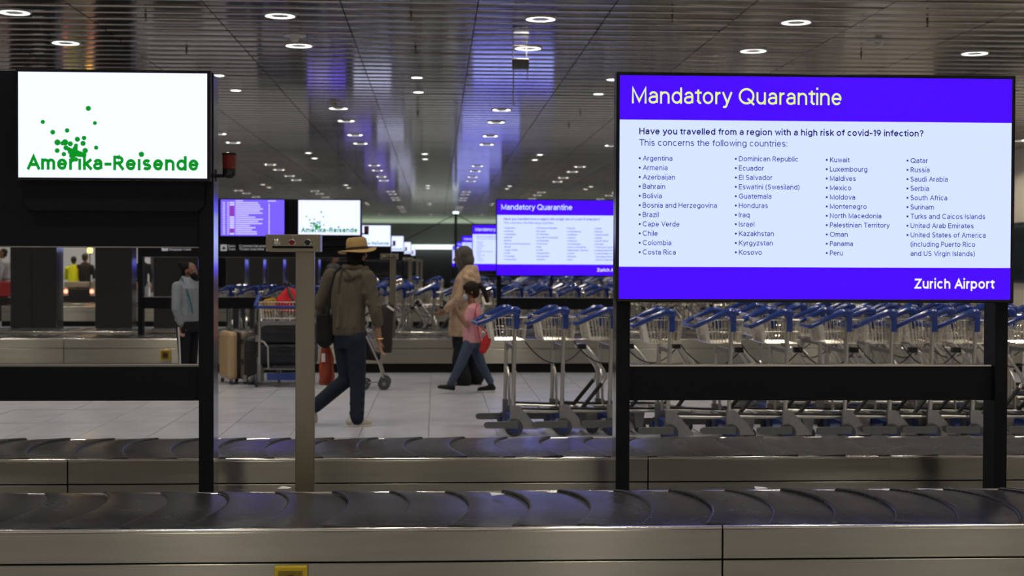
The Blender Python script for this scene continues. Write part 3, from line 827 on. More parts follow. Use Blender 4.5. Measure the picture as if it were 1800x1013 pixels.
# mast with stay cables far down the hall
ms = thing('mast', 'dark mast with a small lamp and slanting stay cables far down the hall', 'mast', (at(801, 460, 58).x, 58, 0))
zt = at(801, 376, 58).z
MB().cyl((0, 0, 0), (0, 0, zt), .055, 10).build('pole', BLACK, ms, True)
MB().box(-.12, .12, -.1, .1, zt, zt + .09).build('lamp_head', emis('mast_lamp', (.75, .9, 1), 2.0), ms)
for q in (at(712, 422, 58), at(838, 396, 58)):
    MB().cyl((0, 0, zt - .02), (q.x - ms.location.x, 0, q.z), .018, 6).build('stay_cable', BLACK, ms)

# ================================================================== luggage trolleys
def arc(c, r, a0, a1, n, pl='xz'):
    out = []
    for i in range(n + 1):
        a = R(a0 + (a1 - a0) * i / n); x, z = r * math.cos(a), r * math.sin(a)
        out.append((c[0] + x, c[1], c[2] + z) if pl == 'xz' else (c[0], c[1] + x, c[2] + z))
    return out
def trolley_parts():
    P = []   # (name, MB, material, smooth, sub)
    W = .29
    for s in (-1, 1):
        y = s * W
        P.append(('post', MB().tube([(-.02, y, .12), (-.01, y, .6), (.0, y, 1.02)], .0175, 10), ALU, True))
        P.append(('brace', MB().tube([(.0, y, .56), (.0, y - s * .05, .54), (.005, y - s * .10, .48), (.01, y - s * .105, .22)], .012, 8), ALU, True))
        P.append(('gusset', MB().prism([(-.04, .06), (.20, .06), (.195, .08), (.035, .265), (-.04, .27)], y - .022, y + .022), ALUM, False))
        P.append(('rail', MB().tube([(-.02, y * .98, .215), (.35, y * .86, .205), (.76, y * .66, .20)], .014, 8), ALU, True))
        P.append(('rail_guard', MB().tube([(.06, y * .97, .238), (.35, y * .87, .228), (.62, y * .74, .224)], .010, 6), GRIP, True))
        P.append(('rear_wheel', MB().lathe((-.01, y + s * .035, .078), [(.062, -.016), (.076, -.012), (.078, 0), (.076, .012), (.062, .016)], 20, 'y'), TYRE, True))
        P.append(('wheel_hub', MB().lathe((-.01, y + s * .035, .078), [(.05, -.019), (.055, -.0), (.05, .019)], 16, 'y'), BLUEP, True))
        P.append(('escalator_shoe', MB().prism([(-.25 + .028 * math.cos(R(a)), .105 + .028 * math.sin(R(a))) for a in range(90, 271, 30)] + [(.02, .075), (.02, .135)], y + s * .055, y + s * .085), mat('dark_grey_shoe', (.10, .10, .10), .5, noise_amt=.2), False))
        P.append(('front_bar', MB().tube([(.60, y * .72, .225), (.70, y * .70, .345), (.78, y * .68, .445)], .018, 8), GRIP, True))
        P.append(('front_arm', MB().tube([(.78, y * .68, .44), (.82, y * .66, .50), (.80, y * .62, .56), (.70, y * .5, .71), (.655, y * .45, .762), (.62, y * .42, .770), (.595, y * .42, .745)], .016, 8), ALU, True))
        P.append(('front_wheel', MB().lathe((.70, y * .62, .055), [(.045, -.013), (.055, -.01), (.055, .01), (.045, .013)], 16, 'y'), TYRE, True))
        P.append(('caster_fork', MB().prism([(.66, .05), (.72, .05), (.74, .19), (.64, .19)], y * .62 - .022, y * .62 - .016).prism([(.66, .05), (.72, .05), (.74, .19), (.64, .19)], y * .62 + .016, y * .62 + .022), ALUM, False))
    # deck slats between the rails
    for k in range(4):
        x = .12 + k * .17; yw = W * (1 - .42 * x)
        P.append(('deck_bar', MB().box(x - .018, x + .018, -yw, yw, .196, .212), ALUM, False))
    P.append(('rear_axle_box', MB().box(-.03, .12, -.20, .20, .08, .16), BLUEP, False))
    # arch plate under the basket
    pr = [(-W, .70), (-W, .78), (W, .78), (W, .70), (W - .05, .735), (W - .10, .745), (-W + .10, .745), (-W + .05, .735)]
    mb = MB(); mb.prism([(a, b) for a, b in pr], -.01, .01); mb.xf(Matrix.Rotation(R(90), 4, 'Z')); P.append(('arch_plate', mb, ALUM, False))
    # wire basket
    mb = MB(); zt, zb = 1.03, .83
    top = [(-.21, -W + .03), (.11, -W + .03), (.11, W - .03), (-.21, W - .03)]
    bot = [(-.17, -W + .05), (.09, -W + .05), (.09, W - .05), (-.17, W - .05)]
    for z, q, r in ((zt, top, .0055), (zb, bot, .0055), ((zt + zb) / 2, [((a[0] + b[0]) / 2, (a[1] + b[1]) / 2) for a, b in zip(top, bot)], .003)):
        for i in range(4):
            a, b = q[i], q[(i + 1) % 4]; mb.tube([(a[0], a[1], z), (b[0], b[1], z)], r, 5)
    for i in range(4):
        n = 10 if i % 2 == 0 else 14
        for k in range(n):
            t = k / n
            a = [top[i][j] * (1 - t) + top[(i + 1) % 4][j] * t for j in (0, 1)]; b = [bot[i][j] * (1 - t) + bot[(i + 1) % 4][j] * t for j in (0, 1)]
            mb.tube([(a[0], a[1], zt), (b[0], b[1], zb)], .0042, 4)
    for k in range(1, 9):
        y = -W + .05 + (2 * W - .1) * k / 9; mb.tube([(-.17, y, zb), (.09, y, zb)], .0038, 4)
    P.append(('wire_basket', mb, WIRE, False))
    # blue push handle
    mb = MB()
    for s in (-1, 1):
        y = s * W
        mb.tube([(.012, y, 1.0), (.012, y, 1.07), (.0, y, 1.095), (-.05, y, 1.093), (-.16, y, 1.045), (-.285, y, .985), (-.31, y - s * .02, .972)], [.022, .030, .033, .030, .022, .019, .018], 10)
        mb.ell((.008, y, 1.083), (.044, .034, .042), n=12, m=8)
        mb.box(-.012, .034, y - .022, y + .022, .93, 1.06)
    mb.tube([(-.31, -W + .02, .972), (-.315, -W + .06, .970), (-.315, W - .06, .970), (-.31, W - .02, .972)], .018, 10)
    P.append(('push_handle', mb, BLUEP, True))
    ch = []
    a, b = Vector((.09, -W + .02, .82)), Vector((.62, -W * .42, .75))
    for i in range(13):
        t = i / 12; p = a.lerp(b, t); p.z -= .20 * 4 * t * (1 - t) * .8; ch.append(p)
    P.append(('deposit_cable', MB().tube(ch, .006, 5), GRIP, True))
    P.append(('coin_lock', MB().box(.58, .65, -W * .42 - .03, -W * .42 + .03, .745, .79), BLACKG, False))
    P.append(('front_crossbar', MB().tube([(.60, -W * .42, .755), (.60, W * .42, .755)], .012, 8).tube([(.75, -W * .66, .2), (.75, W * .66, .2)], .014, 8), ALU, True))
    return P
PARTS = trolley_parts()
TR_ME = []
for nm, mb, m, sm in PARTS:
    me = mb.mesh(nm); me.materials.append(m)
    if sm:
        me.polygons.foreach_set('use_smooth', [True] * len(me.polygons)); me.set_sharp_from_angle(angle=R(50))
    TR_ME.append((nm, me))
def trolley(loc, rz, label, group=None):
    t = thing('luggage_trolley', label, 'luggage trolley', loc, rz, group); hub = None; last = {}
    for nm, me in TR_ME:
        o = bpy.data.objects.new(nm, me); COL.objects.link(o)
        o.parent = last['rear_wheel'] if nm == 'wheel_hub' else last['front_wheel'] if nm == 'caster_fork' else t
        last[nm] = o
    return t
# one-piece copy for the far rows
mats_l, vv, ff, mi = [], [], [], []
for nm, mb, m, sm in PARTS:
    if m not in mats_l: mats_l.append(m)
    k = len(vv); vv += mb.v; ff += [tuple(k + q for q in f) for f in mb.f]; mi += [mats_l.index(m)] * len(mb.f)
FAR = bpy.data.meshes.new('luggage_trolley'); FAR.from_pydata(vv, [], ff)
for m in mats_l: FAR.materials.append(m)
FAR.polygons.foreach_set('material_index', mi)
def far_trolley(loc, rz, label, group):
    o = bpy.data.objects.new('luggage_trolley', FAR); COL.objects.link(o); o.location = loc; o.rotation_euler = (0, 0, rz)
    tag(o, label, 'luggage trolley', group)

W_ = .29
for i, (px, d) in enumerate(((901, 12.30), (987, 12.33), (1071, 12.36))):
    x = at(px, 700, d).x
    trolley((x, d + W_, 0), R(4), ['leftmost luggage trolley of the short chain behind the people, handle on the left', 'middle luggage trolley of the short chain left of the big screen',
            'rear luggage trolley of the short chain, half behind the big screen post'][i], 'short chain of three trolleys')
for i, px in enumerate((1178, 1284, 1384, 1489, 1567, 1640, 1713, 1822, 1920)):
    d = 11.84; x = at(px, 700, d).x
    trolley((x, d + W_, 0), R(random.gauss(0, .8)), 'blue-handled luggage trolley in the front chain under the big screen, %s from the left' % ['first', 'second', 'third', 'fourth', 'fifth', 'sixth', 'seventh', 'eighth', 'ninth'][i], 'front chain of trolleys under the big screen')
for r, (d, pxs) in enumerate(((13.1, range(1360, 1990, 84)), (14.3, range(1330, 1990, 80)))):
    for ci, px in enumerate(pxs):
        x = at(px + random.uniform(-8, 8), 700, d).x
        trolley((x, d + W_, 0), R(random.gauss(0, 1.5)), ['luggage trolley in second chain at the right, %s from the left', 'luggage trolley in third chain at the right, %s from the left'][r] % ['first', 'second', 'third', 'fourth', 'fifth', 'sixth', 'seventh', 'eighth', 'ninth', 'tenth'][ci],
                ['second chain of trolleys at the right', 'third chain of trolleys at the right'][r])
for d, x0, x1, st in ((23.3, -3.3, 9.6, .47), (24.7, -3.3, 9.6, .47), (26.1, -1.0, 10.2, .5), (27.6, -1.5, 10.6, .5)):
    x = x0
    while x < x1:
        far_trolley((x + random.uniform(-.05, .05), d + random.uniform(-.06, .06), 0), R(random.gauss(0, 4)), 'blue-handled luggage trolley in the chains parked beyond the second carousel', 'trolleys beyond the second carousel')
        x += st
for d in (37.6, 39.4, 41.2):
    x = -3.6
    while x < 11:
        far_trolley((x + random.uniform(-.08, .08), d + random.uniform(-.1, .1), 0), R(random.gauss(0, 5)), 'small distant luggage trolley in the chains beyond the third carousel', 'distant trolleys beyond the third carousel')
        x += .62
# ================================================================== people
def skin_m(n, c): return mat(n, c, .5, noise_amt=.08, noise_scale=14)
def cloth(n, c, amt=.18, sc=30, bump=.25): return mat(n, c, .85, spec=.2, noise_amt=amt, noise_scale=sc, bump=bump, bump_scale=45)
def V3(*a): return Vector(a)
def hand(mb, wrist, d, side, s=1.0, curl=.35):
    """palm and five fingers leaving the wrist along d; side = direction of the thumb"""
    d = Vector(d).normalized(); side = Vector(side); side = (side - d * side.dot(d)).normalized(); nrm = d.cross(side).normalized()
    w = Vector(wrist); pc = w + d * .05 * s
    for k in (-1, 0, 1): mb.cap(w + side * k * .016 * s, w + d * .085 * s + side * k * .024 * s, .014 * s, .013 * s, 8)
    for k, ln in zip((1.5, .5, -.5, -1.5), (.068, .078, .072, .056)):
        b = w + d * .085 * s + side * k * .0195 * s
        m = b + (d * math.cos(curl) + nrm * math.sin(curl)) * ln * .55 * s
        e = m + (d * math.cos(curl * 2.3) + nrm * math.sin(curl * 2.3)) * ln * .5 * s
        mb.cap(b, m, .0088 * s, .0080 * s, 8); mb.cap(m, e, .0080 * s, .0068 * s, 8)
    t0 = w + d * .025 * s + side * .028 * s; t1 = t0 + (d * .7 + side * .6 + nrm * .3).normalized() * .035 * s; t2 = t1 + (d * .9 + side * .2 + nrm * .35).normalized() * .03 * s
    mb.cap(t0, t1, .0105 * s, .0095 * s, 8); mb.cap(t1, t2, .0095 * s, .0075 * s, 8)

def head(mb, c, fwd, s=1.0):
    """skull, jaw, nose, ears; c = centre of the head, fwd = face direction"""
    f = Vector(fwd).normalized(); l = Vector((0, 0, 1)).cross(f).normalized(); u = f.cross(l).normalized()
    Rm = Matrix((f, l, u)).transposed()
    c = Vector(c)
    def q(a, b, d): return c + (f * a + l * b + u * d) * s
    mb.ell(q(-.008, 0, .03), (.098 * s, .076 * s, .088 * s), Rm, 14, 10)
    mb.ell(q(.025, 0, -.035), (.070 * s, .060 * s, .080 * s), Rm, 14, 10)
    mb.ell(q(.055, 0, -.085), (.034 * s, .034 * s, .030 * s), Rm)
    mb.cap(q(.088, 0, .010), q(.112, 0, -.028), .010 * s, .014 * s, 8)
    mb.ell(q(.080, 0, -.062), (.022 * s, .028 * s, .012 * s), Rm)
    for k in (-1, 1): mb.ell(q(-.005, k * .078, -.005), (.020 * s, .009 * s, .032 * s), Rm); mb.ell(q(.078, k * .032, .028), (.02 * s, .026 * s, .010 * s), Rm)
    return q, Rm
EYEW = mat('eye_white', (.6, .58, .55), .3); EYED = mat('eye_dark', (.01, .008, .006), .2); LIPS = mat('lips', (.22, .07, .06), .5)
def face(parent, q, Rm, s=1.0, mouth=True):
    for k in (-1, 1):
        e = MB(); e.ell(q(.083, k * .031, .012), (.010 * s, .013 * s, .007 * s), Rm, 10, 6); o = e.build('eye', EYEW, parent, True)
        e = MB(); e.ell(q(.0905, k * .031, .012), (.0045 * s, .006 * s, .006 * s), Rm, 8, 6); e.build('pupil', EYED, o, True)
    if mouth: MB().ell(q(.098, 0, -.062), (.008 * s, .024 * s, .007 * s), Rm, 10, 6).build('mouth', LIPS, parent, True)

def shoe(name, heel, toe, m, sole_m, parent, w=.042, h=.075):
    h0, t0 = Vector(heel), Vector(toe); d = (t0 - h0); L = d.length; d.normalize()
    up = Vector((0, 0, 1)); up = (up - d * up.dot(d)).normalized(); sd = d.cross(up)
    def p(a, b, c): return h0 + d * a * L + sd * b + up * c
    mb = MB()
    mb.cap(p(.16, 0, .045), p(.30, 0, .045), w * .95, w * .95); mb.cap(p(.3, 0, .042), p(.82, 0, .030), w, w * .8)
    mb.cap(p(.16, 0, .05), p(.26, 0, h + .02), w * .85, w * .8)
    sh = fused(mb, name, m, parent, .008, 3)
    so = MB(); r1, r2 = [], []
    for i in range(20):
        a = 2 * math.pi * i / 20; x = .5 + .5 * math.cos(a); y = math.sin(a) * w * (1.02 - .12 * (1 - x))
        r1.append(p(x, y, -.004)); r2.append(p(x, y, .020))
    so.rings([r1, r2]); so.build('sole', sole_m, sh)
    return sh

# ---- man in the straw hat
def man_hat():
    Y = 13.07; b = at(615, 750, Y); b.z = 0
    t = thing('person', 'person in straw hat and brown hoodie walking past, seen from behind', 'person', (b.x, Y, 0))
    SK = skin_m('skin_tan', (.30, .16, .09)); HOOD = cloth('brown_hoodie', (.090, .078, .058)); JEAN = cloth('dark_jeans', (.013, .018, .032), .35, 18, .35)
    HAIR = mat('dark_hair', (.007, .006, .005), .7, spec=.15, bump=.5, bump_scale=120); k = 1 / 191.3
    def q(px, py, y=0.): return V3((px - 615) * k, y, (750 - py) * k)
    fw = V3(math.cos(R(62)), math.sin(R(62)), 0); rt = V3(math.sin(R(62)), -math.cos(R(62)), 0)
    hc = q(627, 454, .02)
    body = MB(); hq, Rm = head(body, hc, V3(.60, .80, -.05))
    lsh, rsh = q(581, 487, .07), q(645, 489, -.07); lel, rel = q(561, 537, .10), q(660, 548, -.10); lwr, rwr = q(566, 560, .22), q(666, 598, -.03)
    lhp, rhp = q(602, 596, .05), q(625, 596, -.05); lkn, rkn = q(609, 668, .06), q(629, 668, -.04); lan, ran = q(553, 716, .08), q(628, 735, -.06)
    body.cap(q(620, 490), hc - V3(.0, 0, .04), .062, .055)
    body.loft([(q(613, 604), .14, .10, R(-28)), (q(613, 560), .13, .095, R(-28)), (q(613, 515), .15, .10, R(-28)), (q(613, 485), .13, .08, R(-28))])
    for a, e, wr in ((lsh, lel, lwr), (rsh, rel, rwr)): body.cap(a, e, .048, .038); body.cap(e, wr, .037, .026)
    for a, e, wr in ((lhp, lkn, lan), (rhp, rkn, ran)): body.cap(a, e, .075, .052); body.cap(e, wr, .050, .034)
    hand(body, rwr, (.12, .05, -1), (.2, 1, .1), 1.0, .35)
    hand(body, lwr, (.10, .35, -1), (.6, .4, 0), .95, .8)
    fused(body, 'body', SK, t, .007, 3)
    face(t, hq, Rm)
    # hair and beard
    hb = MB(); hb.ell(hq(-.02, 0, .02), (.098, .086, .088), Rm, 14, 10); hb.ell(hq(-.045, 0, -.055), (.06, .075, .075), Rm)
    fused(hb, 'hair', HAIR, t, .009, 3)
    bd = MB(); bd.ell(hq(.045, 0, -.085), (.056, .058, .050), Rm); bd.ell(hq(.02, .062, -.055), (.03, .02, .05), Rm); bd.ell(hq(.02, -.062, -.055), (.03, .02, .05), Rm)
    fused(bd, 'beard', HAIR, t, .009, 3)
    # hat
    ht = MB(); hcn = q(627, 441, .02); n = 28; rs = []
    for r, z, sq in ((.094, -.004, 1), (.175, -.012, 1), (.178, -.009, 1), (.174, -.006, 1), (.099, .004, 1), (.098, .03, 1), (.095, .075, 1), (.086, .105, 1), (.070, .118, 1), (.040, .108, 1), (.002, .102, 1)):
        ring = []
        for a in range(n):
            an = 2 * math.pi * a / n; zz = z
            if abs(r - .176) < .003: zz += .016 * math.cos(2 * an) + .006 * math.cos(an)
            if z > .09: zz -= .018 * math.exp(-((math.sin(an) * r) / .02) ** 2) * (1 if math.cos(an) > -.6 else .4)
            ring.append(V3(r * math.cos(an) * 1.02, r * math.sin(an) * .96, zz))
        rs.append(ring)
    ht.rings(rs, True); Mh = Matrix.Translation(hcn) @ Matrix.Rotation(R(-5), 4, 'Y') @ Matrix.Rotation(R(35), 4, 'Z')
    ht.xf(Mh); hat = ht.build('straw_hat', mat('straw', (.40, .255, .095), .8, noise_amt=.25, noise_scale=60, bump=.4, bump_scale=220), t, True)
    hb = MB(); hb.rings([[V3(r * math.cos(2 * math.pi * a / n) * 1.02, r * math.sin(2 * math.pi * a / n) * .96, z) for a in range(n)] for r, z in ((.1015, .004), (.1012, .030), (.097, .031))], cap=False)
    hb.xf(Mh).build('hat_band', mat('brown_ribbon', (.035, .022, .014), .6), hat, True)
    # hoodie
    hd = MB(); yw = R(-28)
    hd.loft([(q(612, 590), .155, .125, yw), (q(612, 583), .160, .130, yw), (q(612, 560), .165, .130, yw), (q(612, 530), .172, .128, yw), (q(613, 505), .185, .125, yw), (q(614, 488), .178, .105, yw), (q(617, 477), .115, .085, yw), (q(620, 471), .07, .07, yw)], 20)
    for a, e, c in ((lsh, lel, lwr), (rsh, rel, q(664, 567, -.08))):
        hd.cap(a, a.lerp(e, .5), .078, .066); hd.cap(a.lerp(e, .5), e, .066, .060); hd.cap(e, a.lerp(c, 1.0), .060, .052)
    for s_ in (.15, .45, .75): hd.cap(rsh.lerp(rel, s_) - V3(.045, .03, 0), rsh.lerp(rel, s_) + V3(.05, -.03, -.03), .03, .028)
    for px in (596, 610, 626): hd.cap(q(px, 520, -.11), q(px - 2, 575, -.125), .016, .022)
    fused(hd, 'hoodie', HOOD, t, .009, 4)
    hh = MB(); hh.cap(q(600, 478, .03), q(612, 489, -.10), .036, .042); hh.cap(q(612, 489, -.10), q(632, 483, -.10), .042, .038); hh.cap(q(632, 483, -.10), q(643, 474, -.02), .038, .032)
    hh.cap(q(606, 472, -.05), q(634, 473, -.06), .035, .035); hh.cap(q(612, 478, -.12), q(622, 487, -.145), .02, .024)
    fused(hh, 'hood', HOOD, t, .008, 3)
    # jeans
    je = MB(); je.loft([(q(613, 612), .15, .115, yw), (q(613, 598), .152, .12, yw), (q(613, 582), .145, .115, yw)])
    for a, e, c in ((lhp, lkn, lan), (rhp, rkn, ran)):
        je.cap(a, a.lerp(e, .5), .098, .088); je.cap(a.lerp(e, .5), e, .088, .074); je.cap(e, e.lerp(c, .5), .074, .070); je.cap(e.lerp(c, .5), c, .070, .064)
    for s_ in (.35, .6, .85): je.cap(rkn.lerp(ran, s_) - V3(.05, .02, 0), rkn.lerp(ran, s_) + V3(.05, -.04, .015), .022, .02)
    fused(je, 'jeans', JEAN, t, .009, 3)
    SH = cloth('pale_canvas', (.42, .40, .36)); SO = mat('white_sole', (.6, .58, .54), .6)
    shoe('shoe', q(609, 749.3, -.06), q(656, 749.3, -.02), SH, SO, t, .046, .06)
    shoe('shoe', q(537, 722, .08), q(548, 748, .10), SH, SO, t, .046, .05)
    # bracelet
    MB().tube([rwr + V3(.034 * math.cos(a), .034 * math.sin(a), .012) for a in [2 * math.pi * i / 14 for i in range(14)]], .006, 6, True).build('bracelet', mat('gold', (.6, .4, .12), .3, 1.0), t, True)
    # shoulder bag with strap
    bg = thing('shoulder_bag', 'black shoulder bag hanging at the side of the person in the straw hat', 'bag', (b.x, Y, 0))
    BM = cloth('black_bag_cloth', (.012, .012, .013))
    mb = MB(); mb.ell(q(571, 592, .02), (.085, .06, .115)); mb.box(-.305, -.155, -.03, .07, .76, 1.03); fused(mb, 'pouch', BM, bg, .012, 4)
    MB().tube([q(601, 470, -.06), q(590, 481, -.135), q(583, 510, -.165), q(580, 545, -.15), q(577, 570, -.06)], .013, 6).build('strap', BM, bg, True)
    pb = thing('carrier_bag', 'orange-red plastic carrier bag hanging below the black shoulder bag', 'bag', (b.x, Y, 0))
    mb = MB(); rs = []
    for py, w0, dp in ((611, .022, .012), (618, .048, .022), (634, .060, .040), (650, .066, .05), (668, .070, .05), (678, .064, .04), (682, .050, .02)):
        c = q(570.5, py, .24); ring = []
        for a in range(16):
            an = 2 * math.pi * a / 16; wob = 1 + .10 * math.sin(3 * an + py * .2) + .10 * math.sin(7 * an + py * .33)
            ring.append(c + V3(w0 * math.cos(an) * wob, dp * math.sin(an) * wob, 0))
        rs.append(ring)
    mb.rings(rs); mb.build('bag_body', mat('orange_plastic', (.30, .045, .018), .4, noise_amt=.2, noise_scale=14, bump=.5, bump_scale=22), pb, True)
    MB().tube([q(567, 612, .24), q(565, 596, .235), q(568, 588, .22), q(572, 596, .235), q(574, 612, .24)], .005, 6).build('bag_handle', mat('orange_plastic', (0, 0, 0)), pb, True)
    MB().box(-.045, -.01, -.001, .001, -.04, .04).build('printed_mark', mat('white_print', (.7, .7, .7), .5), pb, loc=q(571, 632, .19))
man_hat()

# ---- person in the grey headscarf
def woman_scarf():
    Y = 17.5; b = at(820, 677, Y); k = 1 / 142.9
    t = thing('person', 'person in grey headscarf and beige blouse walking left', 'person', (b.x, Y, 0))
    SK = skin_m('skin_brown', (.24, .125, .075)); BL = mat('beige_blouse', (.42, .29, .19), .8, noise_amt=.6, noise_scale=16, bump=.3, bump_scale=30)
    DK = cloth('black_trousers', (.010, .011, .016))
    def q(px, py, y=0.): return V3((px - 820) * k, y, (677 - py) * k)
    body = MB(); hc = q(812, 452); hq, Rm = head(body, hc, V3(-1, -.12, -.12), .98)
    sh = q(823, 486, -.17); el = q(806, 525, -.20); wr = q(782, 545, -.14); sh2, el2, wr2 = q(822, 486, .17), q(812, 530, .2), q(792, 545, .16)
    body.cap(q(822, 480), hc - V3(-.02, 0, .05), .06, .05)
    body.loft([(q(820, 600), .14, .15, 0), (q(820, 540), .15, .14, 0), (q(822, 490), .12, .16, 0)])
    for a, e, c in ((sh, el, wr), (sh2, el2, wr2)): body.cap(a, e, .045, .038); body.cap(e, c, .036, .026)
    l1 = (q(815, 600, -.08), q(808, 635, -.08), q(815, 668, -.08)); l2 = (q(826, 600, .08), q(830, 635, .08), q(838, 664, .08))
    for a, e, c in (l1, l2): body.cap(a, e, .085, .055); body.cap(e, c, .05, .036)
    hand(body, wr, (-.9, 0, -.55), (0, -.6, 1), .95, .4); hand(body, wr2, (-.9, 0, -.4), (0, .6, 1), .95, .5)
    for c in (l1[2], l2[2]): body.cap(c + V3(.02, 0, -.03), c + V3(-.15, 0, -.045), .036, .026)
    fused(body, 'body', SK, t, .008, 3); face(t, hq, Rm, .98)
    # scarf: wraps the skull, leaves the face open, falls on neck and shoulders
    sc = MB(); sc.ell(hq(-.030, 0, .035), (.112, .098, .105), Rm, 16, 12); sc.ell(hq(-.055, 0, -.04), (.095, .094, .11), Rm); sc.cap(hq(.01, 0, -.12), hq(-.05, 0, -.10), .062, .075)
    sc.cap(hq(.02, 0, -.14), hq(.02, 0, -.19), .055, .04); sc.cap(hq(-.05, 0, -.08), hq(-.065, 0, -.12), .075, .065)
    for s_ in (-1, 1): sc.cap(hq(.055, s_ * .055, .06), hq(.045, s_ * .068, -.06), .026, .03); sc.cap(hq(.045, s_ * .068, -.06), hq(.03, s_ * .04, -.14), .03, .035)
    sc.cap(hq(.062, -.05, .085), hq(.062, .05, .085), .026, .026)
    fused(sc, 'headscarf', cloth('grey_scarf', (.095, .088, .080), .25, 12, .5), t, .009, 3)
    bl = MB()
    bl.loft([(q(814, 591), .185, .19, 0), (q(815, 575), .19, .195, 0), (q(817, 545), .185, .18, 0), (q(819, 515), .178, .175, 0), (q(822, 490), .155, .185, 0), (q(825, 474), .11, .14, 0), (q(827, 466), .085, .09, 0)], 20)
    for a, e, c in ((sh, el, wr), (sh2, el2, wr2)):
        bl.cap(a, e, .082, .066); bl.cap(e, e.lerp(c, .85), .064, .048)
    bl.cap(sh + V3(-.05, -.07, -.02), sh + V3(.06, -.07, -.06), .03, .03)
    fused(bl, 'blouse', BL, t, .010, 4)
    tr = MB(); tr.loft([(q(819, 612), .165, .165, 0), (q(818, 585), .17, .17, 0)])
    for a, e, c in (l1, l2): tr.cap(a, e, .115, .10); tr.cap(e, c, .10, .10)
    fused(tr, 'trousers', DK, t, .011, 4)
    SO = mat('sandal_brown', (.07, .035, .02), .6)
    for c in (l1[2], l2[2]):
        mb = MB(); mb.cap(c + V3(.06, 0, -.055 - max(0, c.z - .06)), c + V3(-.17, 0, -.055 - max(0, c.z - .06)), .014, .012); o = MB().box(c.x - .19, c.x + .07, c.y - .042, c.y + .042, 0.001, .022).build('sandal', SO, t, bevel=.01)
        MB().tube([(c.x - .09, c.y - .042, .015), (c.x - .085, c.y - .03, .06), (c.x - .08, c.y, .075), (c.x - .085, c.y + .03, .06), (c.x - .09, c.y + .042, .015)], .011, 6).build('strap', SO, o, True)
woman_scarf()

